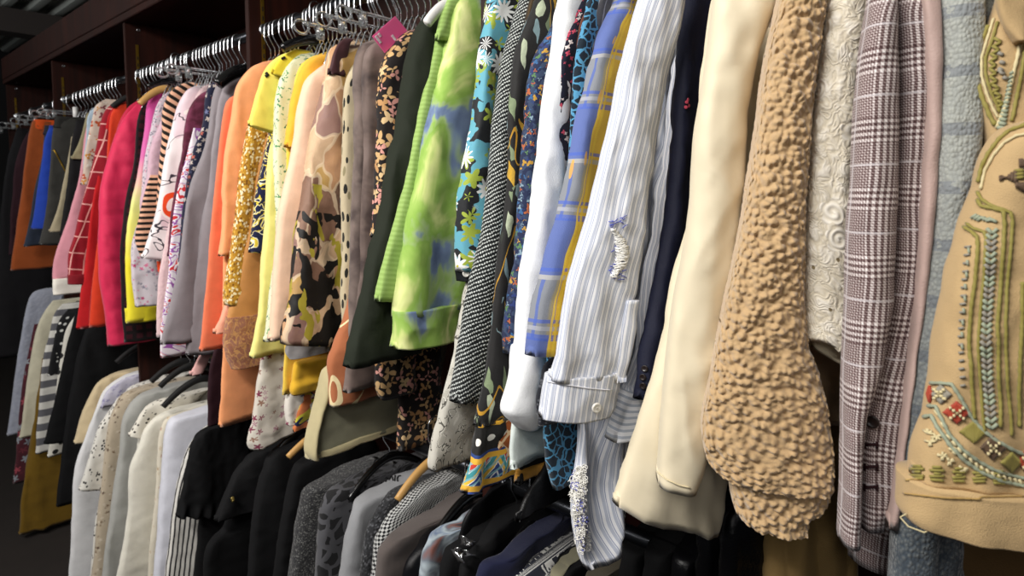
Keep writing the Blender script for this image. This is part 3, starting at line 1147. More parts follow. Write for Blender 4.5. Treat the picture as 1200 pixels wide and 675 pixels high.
DAISY = daisy_mat()
r, d = G('blouse', 'turquoise, black and white daisy print blouse beside the lime jacket', 'blouse', -.685,
         ('body', [(610, -40), (600, -10), (590, 60), (575, 150), (560, 260), (556, 330)], DAISY, K(th=.018)),
         ('sleeve', [(590, -45), (578, -15), (569, 40), (560, 90), (547, 185), (540, 240), (537, 300), (538, 318)], DAISY, K(th=.02, dx=.006, w=.09, fold=.009)),
         ('cuff', [(538, 314), (540, 322), (541, 331)], solid('#15171a', .5), K(th=.018, dx=.006, w=.085, taper=0, n=10)))
bv = surf(d['cuff'])
q, nn = hit(bv, 546, 320)
if q is None:
    q, nn = hit(surf(d['sleeve']), 546, 306)
if q:
    mesh_obj('button', *disc(q, nn, .0055, .003), BUTTON_W, d['cuff'])
G('dress', 'grey marbled knit dress with a flared hem behind the black tweed', 'dress', -.675,
  ('s', [(560, 300), (545, 350), (536, 385), (526, 440), (514, 490), (501, 541), (502, 550)], blots([(0, '#a9a69c'), (.3, '#c9c6bc'), (.36, '#55534d'), (.42, '#bdbab0'), (.8, '#d0cdc4')], 60, 3, .4, True, 34), K(th=.018, w=.2, tilt=-.01, fold=.011)))


def tweed_mat():
    b = NB('black_white_tweed')
    v = b.warp(b.uv(300, 300), .5, 1.1)
    s = b.sep(v)
    w = b.math('MULTIPLY', b.math('SINE', b.math('MULTIPLY', s[0], 3.1416)), b.math('SINE', b.math('MULTIPLY', b.math('ADD', s[1], b.math('MULTIPLY', b.math('FLOOR', s[0]), .5)), 3.1416)))
    return b.fin(b.mix(b.gt(w, .28), '#15191a', '#c3c8c4'), .95, height=w, wstr=.6)


TWEED = tweed_mat()
G('jacket', 'black and white tweed jacket with a long plain sleeve', 'jacket', -.648,
  ('body', [(640, -40), (622, -10), (614, 40), (604, 130), (592, 250), (580, 360), (575, 420)], TWEED, K(th=.012)),
  ('sleeve', [(622, -38), (612, -4), (601, 38), (590, 85), (576, 180), (567, 261), (554, 327), (544, 385), (536, 435), (530, 471)], TWEED, K(th=.026, dx=.008, w=.1, tilt=-.012, fold=.006, p=.7)))
G('jacket', 'brown corduroy jacket seen as a thin strip behind the black floral dress', 'jacket', -.622,
  ('s', [(632, -40), (618, 0), (609, 60), (603, 130), (598, 200), (594, 280)], stripes('#4a3a24', '#33281a', .004, .5), K(th=.008)))


def blackfloral():
    b = NB('botanical_border_print')
    uv = b.uv()
    v = b.warp(b.uv(34, 20), 1.2, .6)
    o = b.vor(v, 1)
    rc = b.sep(o['Color'])
    d = b.vmath('SUBTRACT', v, o['Position'])
    s = b.sep(d)
    leaf = b.lt(b.math('ADD', b.math('ABSOLUTE', b.math('MULTIPLY', b.math('ADD', s[0], b.math('MULTIPLY', s[1], .5)), 1.7)), b.math('MULTIPLY', b.math('ABSOLUTE', s[1]), .7)), .34)
    lc = b.ramp(rc[0], [(0, '#8a9a76'), (.3, '#c3cdb0'), (.5, '#86a0a8'), (.66, '#1c1b1a'), (.8, '#d8a828')], True)
    lc = b.mix(b.math('MULTIPLY', b.noise(v, 4, 2, 1)[0], .6), lc, '#3f4a3a')
    col = b.mix(leaf, '#1b1a1a', lc)
    st = b.lt(b.math('ABSOLUTE', b.math('SUBTRACT', b.noise(b.uv(12, 4), 1, 1, .8)[0], .5)), .006)
    col = b.mix(st, col, '#b98a2a')
    return b.fin(col, .7)


def border_mat():
    """printed border: dots on black, yellow and blue bands, red and teal scrolls, a diamond frieze"""
    b = NB('border_print')
    s = b.sep(b.uv())
    u, v = s[0], b.math('MULTIPLY', s[1], -1.75)       # v grows downwards from the top of the border

    def band(a, c):
        return b.math('MULTIPLY', b.gt(v, a), b.lt(v, c))
    col = b.mix(0, '#191817', '#191817')
    dv = b.vmath('MULTIPLY', b.uv(38, 38), (1, 1, 1))
    o = b.vor(dv, 1, 'F1', .15)
    col = b.mix(b.math('MULTIPLY', band(.012, .075), b.lt(o['Distance'], .2)), col, '#e9e6df')
    col = b.mix(band(0, .01), col, '#dba52e')
    col = b.mix(band(.075, .083), col, '#27427f')
    col = b.mix(band(.083, .096), col, '#e2ad38')
    fr = band(.096, .15)
    tri = b.math('ABSOLUTE', b.math('SUBTRACT', b.math('FRACT', b.math('DIVIDE', u, .034)), .5))
    vv = b.math('DIVIDE', b.math('SUBTRACT', v, .096), .054)
    e = b.math('SUBTRACT', vv, b.math('MULTIPLY', tri, 2))
    fc = b.ramp(b.math('MULTIPLY_ADD', e, .5, .5), [(0, '#c23a2a'), (.2, '#e9e4da'), (.24, '#3e8f96'), (.42, '#3e8f96'), (.45, '#e4b73c'), (.6, '#e9e4da'), (.64, '#27427f'), (.8, '#d9dde0'), (.86, '#27427f')], True)
    sc = b.lt(b.math('SINE', b.math('ADD', b.math('MULTIPLY', u, 420), b.math('MULTIPLY', v, 260))), -.55)
    fc = b.mix(b.math('MULTIPLY', sc, .8), fc, '#7fb6c0')
    col = b.mix(fr, col, fc)
    col = b.mix(band(.15, .165), col, '#e2ad38')
    col = b.mix(b.gt(v, .165), col, '#27438c')
    return b.fin(col, .65)


BF = blackfloral()
BORD = border_mat()
r, d = G('dress', 'black botanical print dress with a dotted blue, red and yellow border hem', 'dress', -.598,
         ('body', [(640, -40), (628, 0), (610, 59), (602, 133), (600, 219), (586, 294), (577, 362), (575, 395), (567, 445), (558, 500)], BF, K(th=.018, fold=.007)),
         ('border', [(558, 496), (555, 518), (549, 543), (542, 579)], BORD, K(th=.02, taper=0, n=24, tilt=.0, fold=.012, ff=30)))
G('scarf', 'orange tartan scarf end hanging beside the black botanical dress', 'scarf', -.583,
  ('s', [(600, 470), (590, 500), (584, 520), (583, 533)], grid('#a65a2c', '#e9c9a0', .018, .018, .004, .5), K(th=.008, w=.06, tilt=-.02)))
MULTI = flowers('#1f2846', ['#b58c38', '#365f8c', '#55784f', '#a85c38', '#7f96a4', '#28366a', '#1f2846'], 120, .62, 3, .3, base2='#33415c')
G('blouse', 'navy blouse with a dense tiny multicolour flower print', 'blouse', -.575,
  ('s', [(662, -30), (648, 30), (628, 74), (613, 178), (606, 278), (598, 343), (593, 395), (594, 414)], MULTI, K(th=.018, w=.12, tilt=-.01)))
WHITE = solid('#e8eaec', .8)
r, d = G('shirt', 'plain white shirt with a drooping sleeve end beside the navy ditsy print', 'shirt', -.548,
         ('body', [(690, -30), (672, 0), (660, 70), (648, 200), (630, 330), (612, 440), (600, 500), (598, 549)], solid('#d4ded9', .8), K(th=.012, tilt=-.008)),
         ('sleeve', [(672, -40), (657, 3), (651, 59), (639, 130), (630, 198), (622, 261), (612, 327), (608, 385), (604, 418)], WHITE, K(th=.021, dx=.012, w=.075, p=.7, fold=.006)),
         ('cuff', [(606, 410), (602, 425), (595, 455), (588, 480), (592, 488), (600, 496), (607, 500)], WHITE, K(th=.026, dx=.014, w=[(0, .06), (.5, .09), (.8, .09), (1, .07)], taper=0, p=.7, fold=.008)))
G('dress', 'black dress with an ochre edged hem between the white shirt and the border print', 'dress', -.553,
  ('body', [(640, 400), (620, 500), (606, 568)], solid('#131211'), K(th=.008, w=.25)),
  ('hem_trim', [(607, 552), (606, 566)], solid('#a3742a'), K(th=.0095, w=.25, taper=0, n=6)))
DITSY = flowers('#15172a', ['#c44a60', '#dccfcc', '#b03a52', '#dccfcc', '#c44a60'], 120, .46, 4, .2, fill=.8)
G('blouse', 'navy blouse with small red and white sprigs next to the white sleeve', 'blouse', -.525,
  ('s', [(690, -30), (676, 0), (664, 40), (655, 95), (648, 160), (643, 220), (640, 270), (638, 400)], DITSY, K(th=.015, w=.14)))
G('jacket', 'rust brown suede jacket, only a thin shoulder strip showing', 'jacket', -.508,
  ('s', [(702, -40), (690, -10), (676, 30), (671, 80), (668, 150), (664, 260)], solid('#5a2c18'), K(th=.006)))
r, d = G('blouse', 'black blouse with a bright blue cell pattern, hem below the white shirt', 'blouse', -.498,
         ('body', [(702, -30), (689, 0), (679, 38), (673, 83), (670, 150), (660, 300), (640, 440), (638, 494), (643, 540), (650, 574)], leopard('#14222e', '#4f8fb4', 80, .09), K(th=.011, w=.2, tilt=.0)))
G('shirt', 'charcoal shirt with thin grey pinstripes behind the madras check', 'shirt', -.488,
  ('s', [(716, -30), (702, 0), (694, 60), (686, 140), (672, 260)], stripes('#4b4b50', '#85858c', .012, .16), K(th=.008)))
MAD = madras()
G('shirt', 'blue, grey and yellow madras check shirt beside the striped shirt', 'shirt', -.482,
  ('body', [(760, -40), (745, 0), (720, 60), (700, 140), (680, 250), (650, 380), (646, 425)], MAD, K(th=.012)),
  ('sleeve', [(742, -40), (724, 0), (704, 47), (690, 95), (678, 142), (666, 194), (650, 268), (640, 310), (629, 362), (625, 398), (624, 418)], MAD, K(th=.02, dx=.012, w=.14, tilt=-.012, fold=.005)))
G('dress', 'dark navy dress edge with a beaded trim hanging under the madras shirt', 'dress', -.478,
  ('s', [(660, 400), (640, 430), (632, 470), (633, 500)], speck('#20222a', ['#54565c', '#20222a'], 200), K(th=.006, w=.1)))
G('top', 'teal blue top glimpsed at the neck of the striped shirt', 'top', -.465,
  ('s', [(745, 8), (735, 30), (733, 48), (738, 58)], solid('#4fa3bf'), K(th=.006, w=.03, taper=0)))

# ---- ripped striped shirt ----------------------------------------
SH = stripes2('#e9eaee', '#b9bfce', '#9aa3bc', .0078)
SHH = stripes('#f0f1f4', '#b9c0cc', .0085, .4, 1)
root = garment('shirt', 'white shirt with blue-grey stripes, ripped elbow and a frayed hem', 'shirt', -.44, .95, UP)
body = panel('body', root, [(760, -40), (748, 120), (725, 260), (702, 400), (680, 500), (671, 575), (673, 605), (677, 631), (689, 668)], SH, -.452, .70, 70,
             R=[(816, -40), (800, 58), (790, 154), (779, 270), (762, 400), (745, 500), (735, 540), (728, 600), (716, 646), (712, 680)], th=.016, fold=.014, ff=30, n=80, m=30, tilt=.03, fz=.9)
slv = panel('sleeve', root, [(762, -45), (750, 0), (732, 58), (717, 131), (704, 185), (687, 258), (669, 327), (652, 398), (641, 445)], SH, -.432, .60, 58,
            R=[(806, -45), (798, 20), (786, 70), (772, 150), (757, 230), (747, 300), (735, 370), (728, 420), (723, 460)], th=.02, fold=.010, ff=26, n=80, m=30, p=.55, crump=.0012, fz=.8)
cuf = panel('cuff', root, [(642, 440), (638, 462), (634, 490)], SH, -.432, .597, 58,
            R=[(724, 440), (718, 470), (703, 497)], th=.024, fold=.005, ff=20, n=26, m=30, taper=0, p=.55, tilt=-.004)
WORLD_ROOT = root
bv = surf(cuf)
q, nn = hit(bv, 698, 477)
if q:
    bt = mesh_obj('button', *disc(q, nn, .0062, .003), BUTTON_W, cuf)
    mesh_obj('button_thread', *disc(q + nn * .0026, nn, .0016, .001, 8), solid('#c9c4ba'), bt)
# stitched line along the cuff top
st = on_cloth(bv, [(642, 447), (665, 451), (690, 455), (716, 457)])
if len(st) > 3:
    mesh_obj('stitching', *tube(st, .0007, 5), solid('#dfe0e6'), cuf)
pk = panel('placket', root, [(733, 352), (728, 385), (724, 420), (718, 448)], SH, -.41, .60, 58,
           R=[(748, 352), (744, 385), (739, 415), (734, 436)], th=.005, fold=.003, n=24, m=14, taper=0)
c2 = panel('sleeve', root, [(800, 40), (786, 130), (776, 220), (762, 330), (746, 420), (735, 462)], SH, -.42, .645, 70,
           R=[(806, 40), (798, 130), (787, 220), (772, 330), (756, 420), (748, 465)], th=.018, fold=.012, ff=40, n=60, m=20)
panel('cuff', root, [(732, 458), (722, 490), (713, 515)], SHH, -.42, .642, 70, R=[(749, 458), (742, 492), (737, 523)], th=.02, fold=.004, n=20, m=18, taper=0)
# ripped elbow: white threads across the hole and blue stray stitches
bv = surf(slv)
rnd = random.Random(3)
thr = []
for i in range(46):
    y = 268 + i * 1.25
    x0 = 716 + 5 * math.sin((y - 268) / 18) + rnd.uniform(-1.5, 1.5)
    ww = 13 * math.sin(math.pi * (i + 4) / 54) + 2
    p = [hit(bv, x0 + ww * k / 4, y + rnd.uniform(-1.2, 1.2), .0015 + .003 * math.sin(math.pi * k / 4))[0] for k in range(5)]
    if all(p):
        thr.append(tube(p, .0009, 5))
if thr:
    mesh_obj('ripped_threads', *join(*thr), solid('#f4f3ef'), slv)
thr = []
for i in range(26):
    y = rnd.choice([258, 262, 290, 300, 312, 318, 322]) + rnd.uniform(-4, 4)
    x = 716 + rnd.uniform(-4, 14)
    p = [hit(bv, x + rnd.uniform(2, 4) * k, y + rnd.uniform(-2.5, 2.5), .002)[0] for k in range(3)]
    if all(p):
        thr.append(tube(p, .0006, 5))
if thr:
    mesh_obj('stray_stitches', *join(*thr), solid('#5a64b8'), slv)
# frayed edge of the body
bv = surf(body)
thr, thb = [], []
for i in range(230):
    t = rnd.random()
    y = 545 + 92 * t
    x = interp([545, 575, 600, 631, 640], [676, 673, 675, 680, 683], y) + rnd.uniform(0, 11)
    q, nn = hit(bv, x, y, .002)
    if q is None:
        continue
    P = [q]
    dr = Vector((rnd.uniform(-.0007, .0004), rnd.uniform(-.0009, .0002), -.0006))
    ph, om, ra = rnd.uniform(0, 6.3), rnd.uniform(.5, 1.1), rnd.uniform(.0012, .0034)
    sx, sy = rnd.uniform(-.0004, .0001), rnd.uniform(-.0003, .0001)
    for k in range(1, 16):
        P.append(q + Vector((ra * (math.cos(om * k + ph) - math.cos(ph)) + sx * k, sy * k - .0006 * math.sin(k), ra * (math.sin(om * k + ph) - math.sin(ph)) - .0007 * k)))
    (thb if i % 9 == 0 else thr).append(tube(P, .00055, 5))
mesh_obj('frayed_edge', *join(*thr), solid('#f1efe8'), body)
mesh_obj('frayed_edge', *join(*thb), solid('#6f74c0'), body)

# ---- navy jacket --------------------------------------------------
NAVY = solid('#15182c', .7)
root = garment('jacket', 'navy jacket with a short buttoned cuff between striped shirt and cream coat', 'jacket', -.365, 1.25, UP)
panel('body', root, [(822, -40), (815, 0), (808, 80), (800, 180), (792, 300), (786, 420)], NAVY, -.362, th=.014)
slv = panel('sleeve', root, [(818, -40), (809, 0), (800, 58), (790, 154), (780, 250), (766, 340), (752, 430), (749, 468)], NAVY, -.365, th=.016, w=.13, tilt=-.02, dx=.004, fold=.006)
bv = surf(slv)
for x, y in ((756, 432), (754, 442), (754, 452)):
    q, nn = hit(bv, x, y)
    if q:
        mesh_obj('button', *disc(q, nn, .004, .002), BUTTON_D, slv)
em = []
for x, y in ((804, 120), (806, 124), (803, 126), (805, 117)):
    q, nn = hit(bv, x, y)
    if q:
        em.append(disc(q, nn, .0024, .001, 8, False))
if em:
    mesh_obj('embroidered_sprig', *join(*em), solid('#c4485e'), slv)
G('top', 'pale sand knitted top with a narrow neck edge beside the navy jacket', 'top', -.385,
  ('s', [(804, 3), (801, 20), (799, 50)], solid('#cfc6a8'), K(th=.004, w=.02, taper=0)))

# ---- cream coat ---------------------------------------------------
CREAM = solid('#dcd0b4', .6, .04, weave=1200, wstr=.12)
root = garment('coat', 'plain cream cotton coat with an open sleeve end beside the teddy coat', 'coat', -.32, 1.1, UP)
panel('body', root, [(835, -20), (812, 200), (790, 320), (750, 466), (732, 530), (714, 588)], CREAM, -.312, .70, 55,
      R=[(915, -20), (892, 200), (880, 320), (860, 460), (842, 550), (826, 640)], th=.02, tilt=-.055, fold=.016, ff=16, n=70, m=24)
slv = panel('sleeve', root, [(842, -40), (837, 0), (825, 96), (813, 165), (804, 258), (788, 375), (776, 470), (770, 530), (768, 562)], CREAM, -.287, .61, 35,
            R=[(917, -40), (906, 10), (886, 65), (875, 130), (871, 220), (856, 350), (842, 450), (830, 520), (810, 580)], th=.03, fold=.008, ff=14, n=80, m=26, p=.6, tilt=-.008)
bv = surf(slv)
st = on_cloth(bv, [(770, 552), (782, 562), (795, 568), (808, 571)])
if len(st) > 3:
    mesh_obj('hem_stitching', *tube(st, .0008, 5), solid('#d9cba6'), slv)
G('coat', 'pale ivory coat showing as a sliver between cream and teddy coats', 'coat', -.285,
  ('s', [(918, -20), (900, 40), (884, 90), (876, 150), (873, 220), (866, 300)], solid('#ddd3b8'), K(th=.006, w=.12)))

# ---- teddy coat ---------------------------------------------------
def teddy_disp(seed):
    def f(q, s, l, t, n, si):
        k = 132
        w = noise.noise_vector((q.x * 25, q.y * 25, q.z * 25)) * .006
        dd = noise.voronoi(((q.x + w.x) * k, (q.y + w.y) * k + seed, (q.z + w.z) * k * 1.15))[0]
        h = max(0, 1 - dd[0] * 1.25) + .5 * min(.5, dd[1] - dd[0])
        h += .35 * noise.noise((q.x * 260, q.y * 260, q.z * 260))
        return q + n * (.006 * h)
    return f


def teddy_mat():
    b = NB('teddy_fleece')
    n = b.noise(b.obj(1), 900, 3)[0]
    m = b.noise(b.obj(1), 60, 3)[0]
    col = b.mix(m, '#b0926a', '#c2a47b')
    b.put(b.b.inputs['Base Color'], col)
    b.b.inputs['Roughness'].default_value = .95
    b.b.inputs['Sheen Weight'].default_value = .5
    b.b.inputs['Specular IOR Level'].default_value = .1
    b.bump(n, .5, .0015)
    return b.m


TED = teddy_mat()
root = garment('coat', 'camel teddy fleece coat with a thick turned back cuff', 'coat', -.22, 1.25, UP)
slv = panel('sleeve', root, [(915, -40), (909, 8), (898, 65), (886, 147), (877, 200), (866, 271), (849, 349), (832, 438), (822, 498), (830, 538), (846, 553)], TED, -.215, .615, 28,
            R=[(972, -40), (966, 0), (954, 80), (947, 150), (942, 235), (940, 342), (945, 400), (957, 428), (967, 470), (973, 515), (974, 545)], th=.032, fold=.003, n=380, m=100, p=.6, tilt=-.004, disp=teddy_disp(1))
panel('cuff', root, [(851, 535), (854, 560), (861, 592), (872, 604), (884, 607)], TED, -.213, .622, 28,
      R=[(970, 535), (971, 560), (968, 578), (960, 592), (945, 604)], th=.03, fold=.003, n=60, m=90, p=.6, taper=0, disp=teddy_disp(7))
panel('body', root, [(945, -40), (935, 60), (925, 180), (915, 300), (905, 420), (900, 500)], TED, -.235, .70, 60, w=.28, th=.018, n=60, m=30, disp=teddy_disp(4))

# ---- pleated dress behind -----------------------------------------
def pleat(q, s, l, t, n, si):
    return q + n * (.006 * abs(math.sin(s * 95)) * si)


PL = solid('#7a6238', .7)
G('dress', 'long olive gold pleated dress hanging behind the teddy coat cuff', 'dress', -.185,
  ('s', [(945, 300), (905, 420), (884, 560), (884, 610), (888, 650), (893, 720)], PL, K(Y=.80, ang=22, R=[(1015, 300), (1010, 420), (1005, 610), (1004, 720)], th=.016, fold=.006, disp=pleat, n=50, m=70)))
G('dress', 'brown plain dress hanging low behind the embroidered sleeve cuff', 'dress', .0,
  ('s', [(1095, 400), (1092, 560), (1090, 640), (1088, 720)], solid('#5c4424', .7), K(Y=.78, ang=8, R=[(1290, 400), (1290, 560), (1290, 720)], th=.02, fold=.01)))

# ---- crochet lace blouse ------------------------------------------
LACE = lace_mat()
root = garment('blouse', 'ivory crochet lace blouse with raised roses and a scalloped edge', 'blouse', -.165, 1.4, UP)


def scallop(q, s, l, t, n, si):
    q = q.copy()
    q.z += .006 * abs(math.sin(s * 110)) * sstep(.93, 1, t)
    return q


panel('sleeve', root, [(975, -40), (968, 0), (960, 65), (951, 147), (945, 218), (943, 253), (942, 330), (943, 396)], LACE, -.158, .645, 30,
      R=[(1024, -40), (1015, 16), (1010, 65), (1006, 130), (1003, 218), (999, 300), (996, 400)], th=.022, fold=.006, n=80, m=26, p=.6, tilt=-.016, disp=scallop)
panel('lining', root, [(950, 320), (950, 380), (952, 405)], solid('#ddd2b4'), -.158, .66, 30, R=[(1000, 320), (996, 420)], th=.012, n=24, m=16, tilt=-.02)
panel('body', root, [(985, -40), (980, 60), (972, 200), (968, 330)], LACE, -.165, .70, 70, w=.25, th=.012, n=50)

# ---- glen check jacket --------------------------------------------
GLEN = glen()
root = garment('jacket', 'maroon and white glen check jacket with buttoned sleeve vent', 'jacket', -.12, 1.2, UP)
panel('body', root, [(1040, -40), (1035, 200), (1025, 420), (1010, 560), (1003, 660)], GLEN, -.118, .70, 45, R=[(1100, -40), (1090, 200), (1072, 420), (1055, 560), (1038, 676)], th=.014, n=60, m=20, tilt=-.008)
s1 = panel('sleeve', root, [(1020, -40), (1015, 16), (1007, 65), (1001, 130), (997, 218), (993, 260), (990, 342), (987, 435), (985, 539), (983, 630)], GLEN, -.118, .615, 26,
           R=[(1049, -40), (1049, 65), (1050, 130), (1049, 220), (1043, 350), (1030, 430), (1012, 480), (1006, 540), (1005, 634)], th=.02, fold=.004, n=90, m=24, p=.6)
s2 = panel('sleeve_panel', root, [(1044, -40), (1046, 130), (1044, 220), (1038, 350), (1018, 440), (1006, 500), (1004, 560), (1005, 609)], GLEN, -.118, .632, 26,
           R=[(1083, -40), (1084, 130), (1080, 228), (1075, 350), (1066, 430), (1056, 510), (1046, 570), (1035, 606)], th=.02, fold=.008, ff=34, n=80, m=24, p=.6, tilt=-.002)
bv = surf(s2)
q, nn = hit(bv, 1023, 494)
if q:
    mesh_obj('button', *disc(q, nn, .0055, .003), BUTTON_D, s2)
bh = []
for y in (521, 547, 571):
    pp = on_cloth(bv, [(1014, y), (1026, y - 1)])
    if len(pp) > 1:
        bh.append(tube(pp, .0014, 6))
    for x in (1014, 1027):
        pp = on_cloth(bv, [(x, y - 4), (x, y + 4)])
        if len(pp) > 1:
            bh.append(tube(pp, .0011, 6))
if bh:
    mesh_obj('buttonhole', *join(*bh), solid('#2a1216'), s2)

# ---- pink, knit ---------------------------------------------------
G('blouse', 'dusty rose smooth blouse, a long thin strip beside the glen check', 'blouse', -.075,
  ('s', [(1079, -40), (1082, 51), (1084, 136), (1079, 228), (1071, 340), (1059, 450), (1046, 560), (1038, 614)], solid('#b39a92', .6, .04), K(Y=.635, ang=30, R=[(1100, -40), (1101, 68), (1100, 136), (1094, 228), (1083, 340), (1069, 430), (1057, 540), (1049, 619)], th=.01, fold=.002)))
KN = knit('#aaada5', 330, 260, .8, '#898c8a', (.048, .22, '#808486'), (.14, .46, '#39424b'))  # blue-grey gradient dye, deepened to carry the shade between neighbouring coats
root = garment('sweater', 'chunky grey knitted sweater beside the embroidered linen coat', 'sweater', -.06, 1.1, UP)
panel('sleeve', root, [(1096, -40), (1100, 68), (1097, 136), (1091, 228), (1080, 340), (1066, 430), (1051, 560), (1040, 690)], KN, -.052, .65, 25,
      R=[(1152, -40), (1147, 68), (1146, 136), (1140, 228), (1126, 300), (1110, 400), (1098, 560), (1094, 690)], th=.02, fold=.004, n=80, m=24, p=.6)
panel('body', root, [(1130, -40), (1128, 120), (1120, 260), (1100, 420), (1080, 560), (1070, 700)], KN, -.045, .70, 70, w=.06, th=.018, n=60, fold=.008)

# ---- embroidered linen coat ---------------------------------------
LIN = solid('#b79b70', .8, .07, weave=1100, wstr=.35)
root = garment('coat', 'tan linen coat with olive, mint and red folk embroidery and a turned cuff', 'coat', .0, 1.25, UP)
bod = panel('body', root, [(1184, -60), (1166, 8), (1146, 68), (1147, 119), (1154, 164), (1160, 230), (1165, 330)], LIN, .02, .665, 22,
            R=[(1330, -60), (1330, 100), (1330, 330)], th=.02, fold=.003, n=60, m=24, p=.5)
panel('lapel', root, [(1168, -60), (1166, -5), (1175, 30), (1190, 52)], LIN, .02, .64, 22, R=[(1208, -60), (1206, 0), (1203, 30), (1199, 54)], th=.006, fold=.002, n=24, m=16)
slv = panel('sleeve', root, [(1215, 138), (1190, 146), (1172, 160), (1158, 181), (1147, 220), (1132, 266), (1114, 322), (1097, 407), (1092, 450), (1086, 485), (1073, 520), (1069, 556)], LIN, .0, .605, 34,
            R=[(1240, 138), (1290, 160), (1310, 220), (1312, 320), (1306, 407), (1300, 485), (1300, 560)], th=.03, fold=.006, ff=12, n=90, m=40, p=.6, crump=.002, taper=.06)
cuf = panel('cuff', root, [(1058, 556), (1057, 580), (1056, 596), (1060, 603)], LIN, .0, .602, 34, R=[(1310, 556), (1309, 580), (1305, 599)], th=.036, fold=.003, n=30, m=40, taper=0, p=.6, tilt=-.01)

OLV = solid('#8a8040', .6, .2)
MINT = solid('#949c86', .6, .2)
GREY = solid('#8d887c', .6, .2)
CRM = solid('#cdbf94', .6, .15)
RED = solid('#a3402c', .6, .2)
BRN = solid('#5a4736', .6, .2)
bvS, bvB, bvC = surf(slv), surf(bod), surf(cuf)


def cord(pts, r, m, bv=bvS, name='embroidery', par=slv, flat=1):
    out = on_cloth(bv, pts, 3)
    if len(out) > 2:
        return mesh_obj(name, *tube(out, [r * .68 * (1 + .18 * math.sin(i * 1.9)) for i in range(len(out))], 6, flat=flat), m, par)


def patch(segs, r, m, bv=bvS, par=slv):
    vf = []
    for s in segs:
        o = on_cloth(bv, s, 3)
        if len(o) > 1:
            vf.append(tube(o, r * .8, 5))
    if vf:
        mesh_obj('embroidery', *join(*vf), m, par)


# long olive lines running down the sleeve
for off, col in ((0, OLV), (4, OLV)):
    cord([(1143 + off, 234), (1149 + off * .5, 243 - off * .3), (1163 + off, 249 - off), (1172 + off, 252 - off), (1173 + off, 262), (1169 + off, 320), (1165 + off, 380), (1166 + off, 450), (1168 + off, 500)] if off else
         [(1131, 266), (1140, 272), (1146, 278), (1147, 290), (1144, 320), (1138, 360), (1136, 400), (1138, 450), (1142, 490)], .0021, OLV)
cord([(1134, 262), (1142, 268), (1154, 272), (1156, 280), (1153, 320), (1148, 370), (1146, 420), (1150, 470), (1154, 505)], .0017, OLV)
cord([(1147, 225), (1152, 234), (1162, 241), (1176, 246), (1184, 249), (1186, 258), (1183, 300), (1179, 340), (1178, 400), (1180, 450), (1184, 510)], .0019, OLV)
cord([(1198, 330), (1196, 400), (1194, 450), (1193, 500)], .0021, OLV)
# herringbone braid
a, bq, c = [], [], []
for i in range(34):
    y = 268 + i * 6.9
    xc = interp([268, 320, 400, 450, 505], [1163, 1159, 1155, 1157, 1163], y)
    t = [[(xc - 6, y), (xc, y + 6)], [(xc, y + 6), (xc + 6, y)]]
    (a if i % 4 < 2 else bq).extend(t)
patch(a, .0017, MINT)
patch(bq, .0017, GREY)
patch([[(1140 + k * 3.2, 256 + 1.5 * (k % 3)), (1146 + k * 3.2, 252 + k * 1.2)] for k in range(8)], .0015, MINT)
# small stitches along the outer line
patch([[(x - 3, y), (x + 3, y - 1)] for x, y in [(interp([270, 330, 400, 450], [1138, 1131, 1126, 1128], 290 + k * 9.5), 290 + k * 9.5) for k in range(18)]], .0012, GREY)
patch([[(x, y - 3), (x + 1, y + 3)] for x, y in [(interp([270, 330, 400, 450], [1139, 1132, 1127, 1129], 294 + k * 14), 294 + k * 14) for k in range(9)]], .0012, MINT)


def diamond(x, y, rx, ry, m, cross=None):
    segs = []
    for k in range(-7, 8):
        f = k / 7.5
        segs.append([(x + rx * f - rx * .0, y - ry * (1 - abs(f))), (x + rx * f, y + ry * (1 - abs(f)))])
    patch(segs, .0014, m)
    if cross:
        cs = []
        for d in (-.45, -.22, 0, .22, .45):
            cs.append([(x + d * rx - 1.4, y + d * ry), (x + d * rx + 1.4, y + d * ry)])
            cs.append([(x + d * rx - 1.4, y - d * ry), (x + d * rx + 1.4, y - d * ry)])
        vf = [tube([q + n_ * .0016 for q, n_ in [hit(bvS, *pp) for pp in s] if q is not None], .0013, 5) for s in cs if all(hit(bvS, *pp)[0] is not None for pp in s)]
        if vf:
            mesh_obj('embroidery', *join(*vf), cross, slv)


diamond(1104, 462, 11, 11, GREY, CRM)
diamond(1121, 483, 15, 13, RED, CRM)
diamond(1140, 506, 16, 13, OLV)
diamond(1163, 524, 15, 14, BRN, CRM)
diamond(1184, 541, 12, 12, OLV)
diamond(1202, 540, 10, 13, RED, CRM)
diamond(1091, 462, 3, 10, RED)
# mint bands curving round the sleeve end
cord([(1092, 449), (1104, 449), (1116, 450), (1124, 463), (1136, 485), (1150, 502), (1168, 516), (1185, 526), (1200, 532)], .002, MINT)
cord([(1089, 476), (1098, 476), (1103, 488), (1112, 508), (1128, 526), (1146, 540), (1164, 550), (1182, 556), (1200, 560)], .002, MINT)
cord([(1084, 489), (1093, 487), (1099, 500), (1112, 520), (1130, 539), (1150, 553), (1172, 563), (1200, 569)], .0022, MINT)
zz = []
for k in range(16):
    x = 1099 + k * 6.4
    y = interp([1099, 1112, 1128, 1146, 1164, 1200], [484, 512, 531, 546, 556, 565], x)
    zz.append([(x - 2, y - 3), (x + 2, y + 3)])
patch(zz, .0014, CRM)
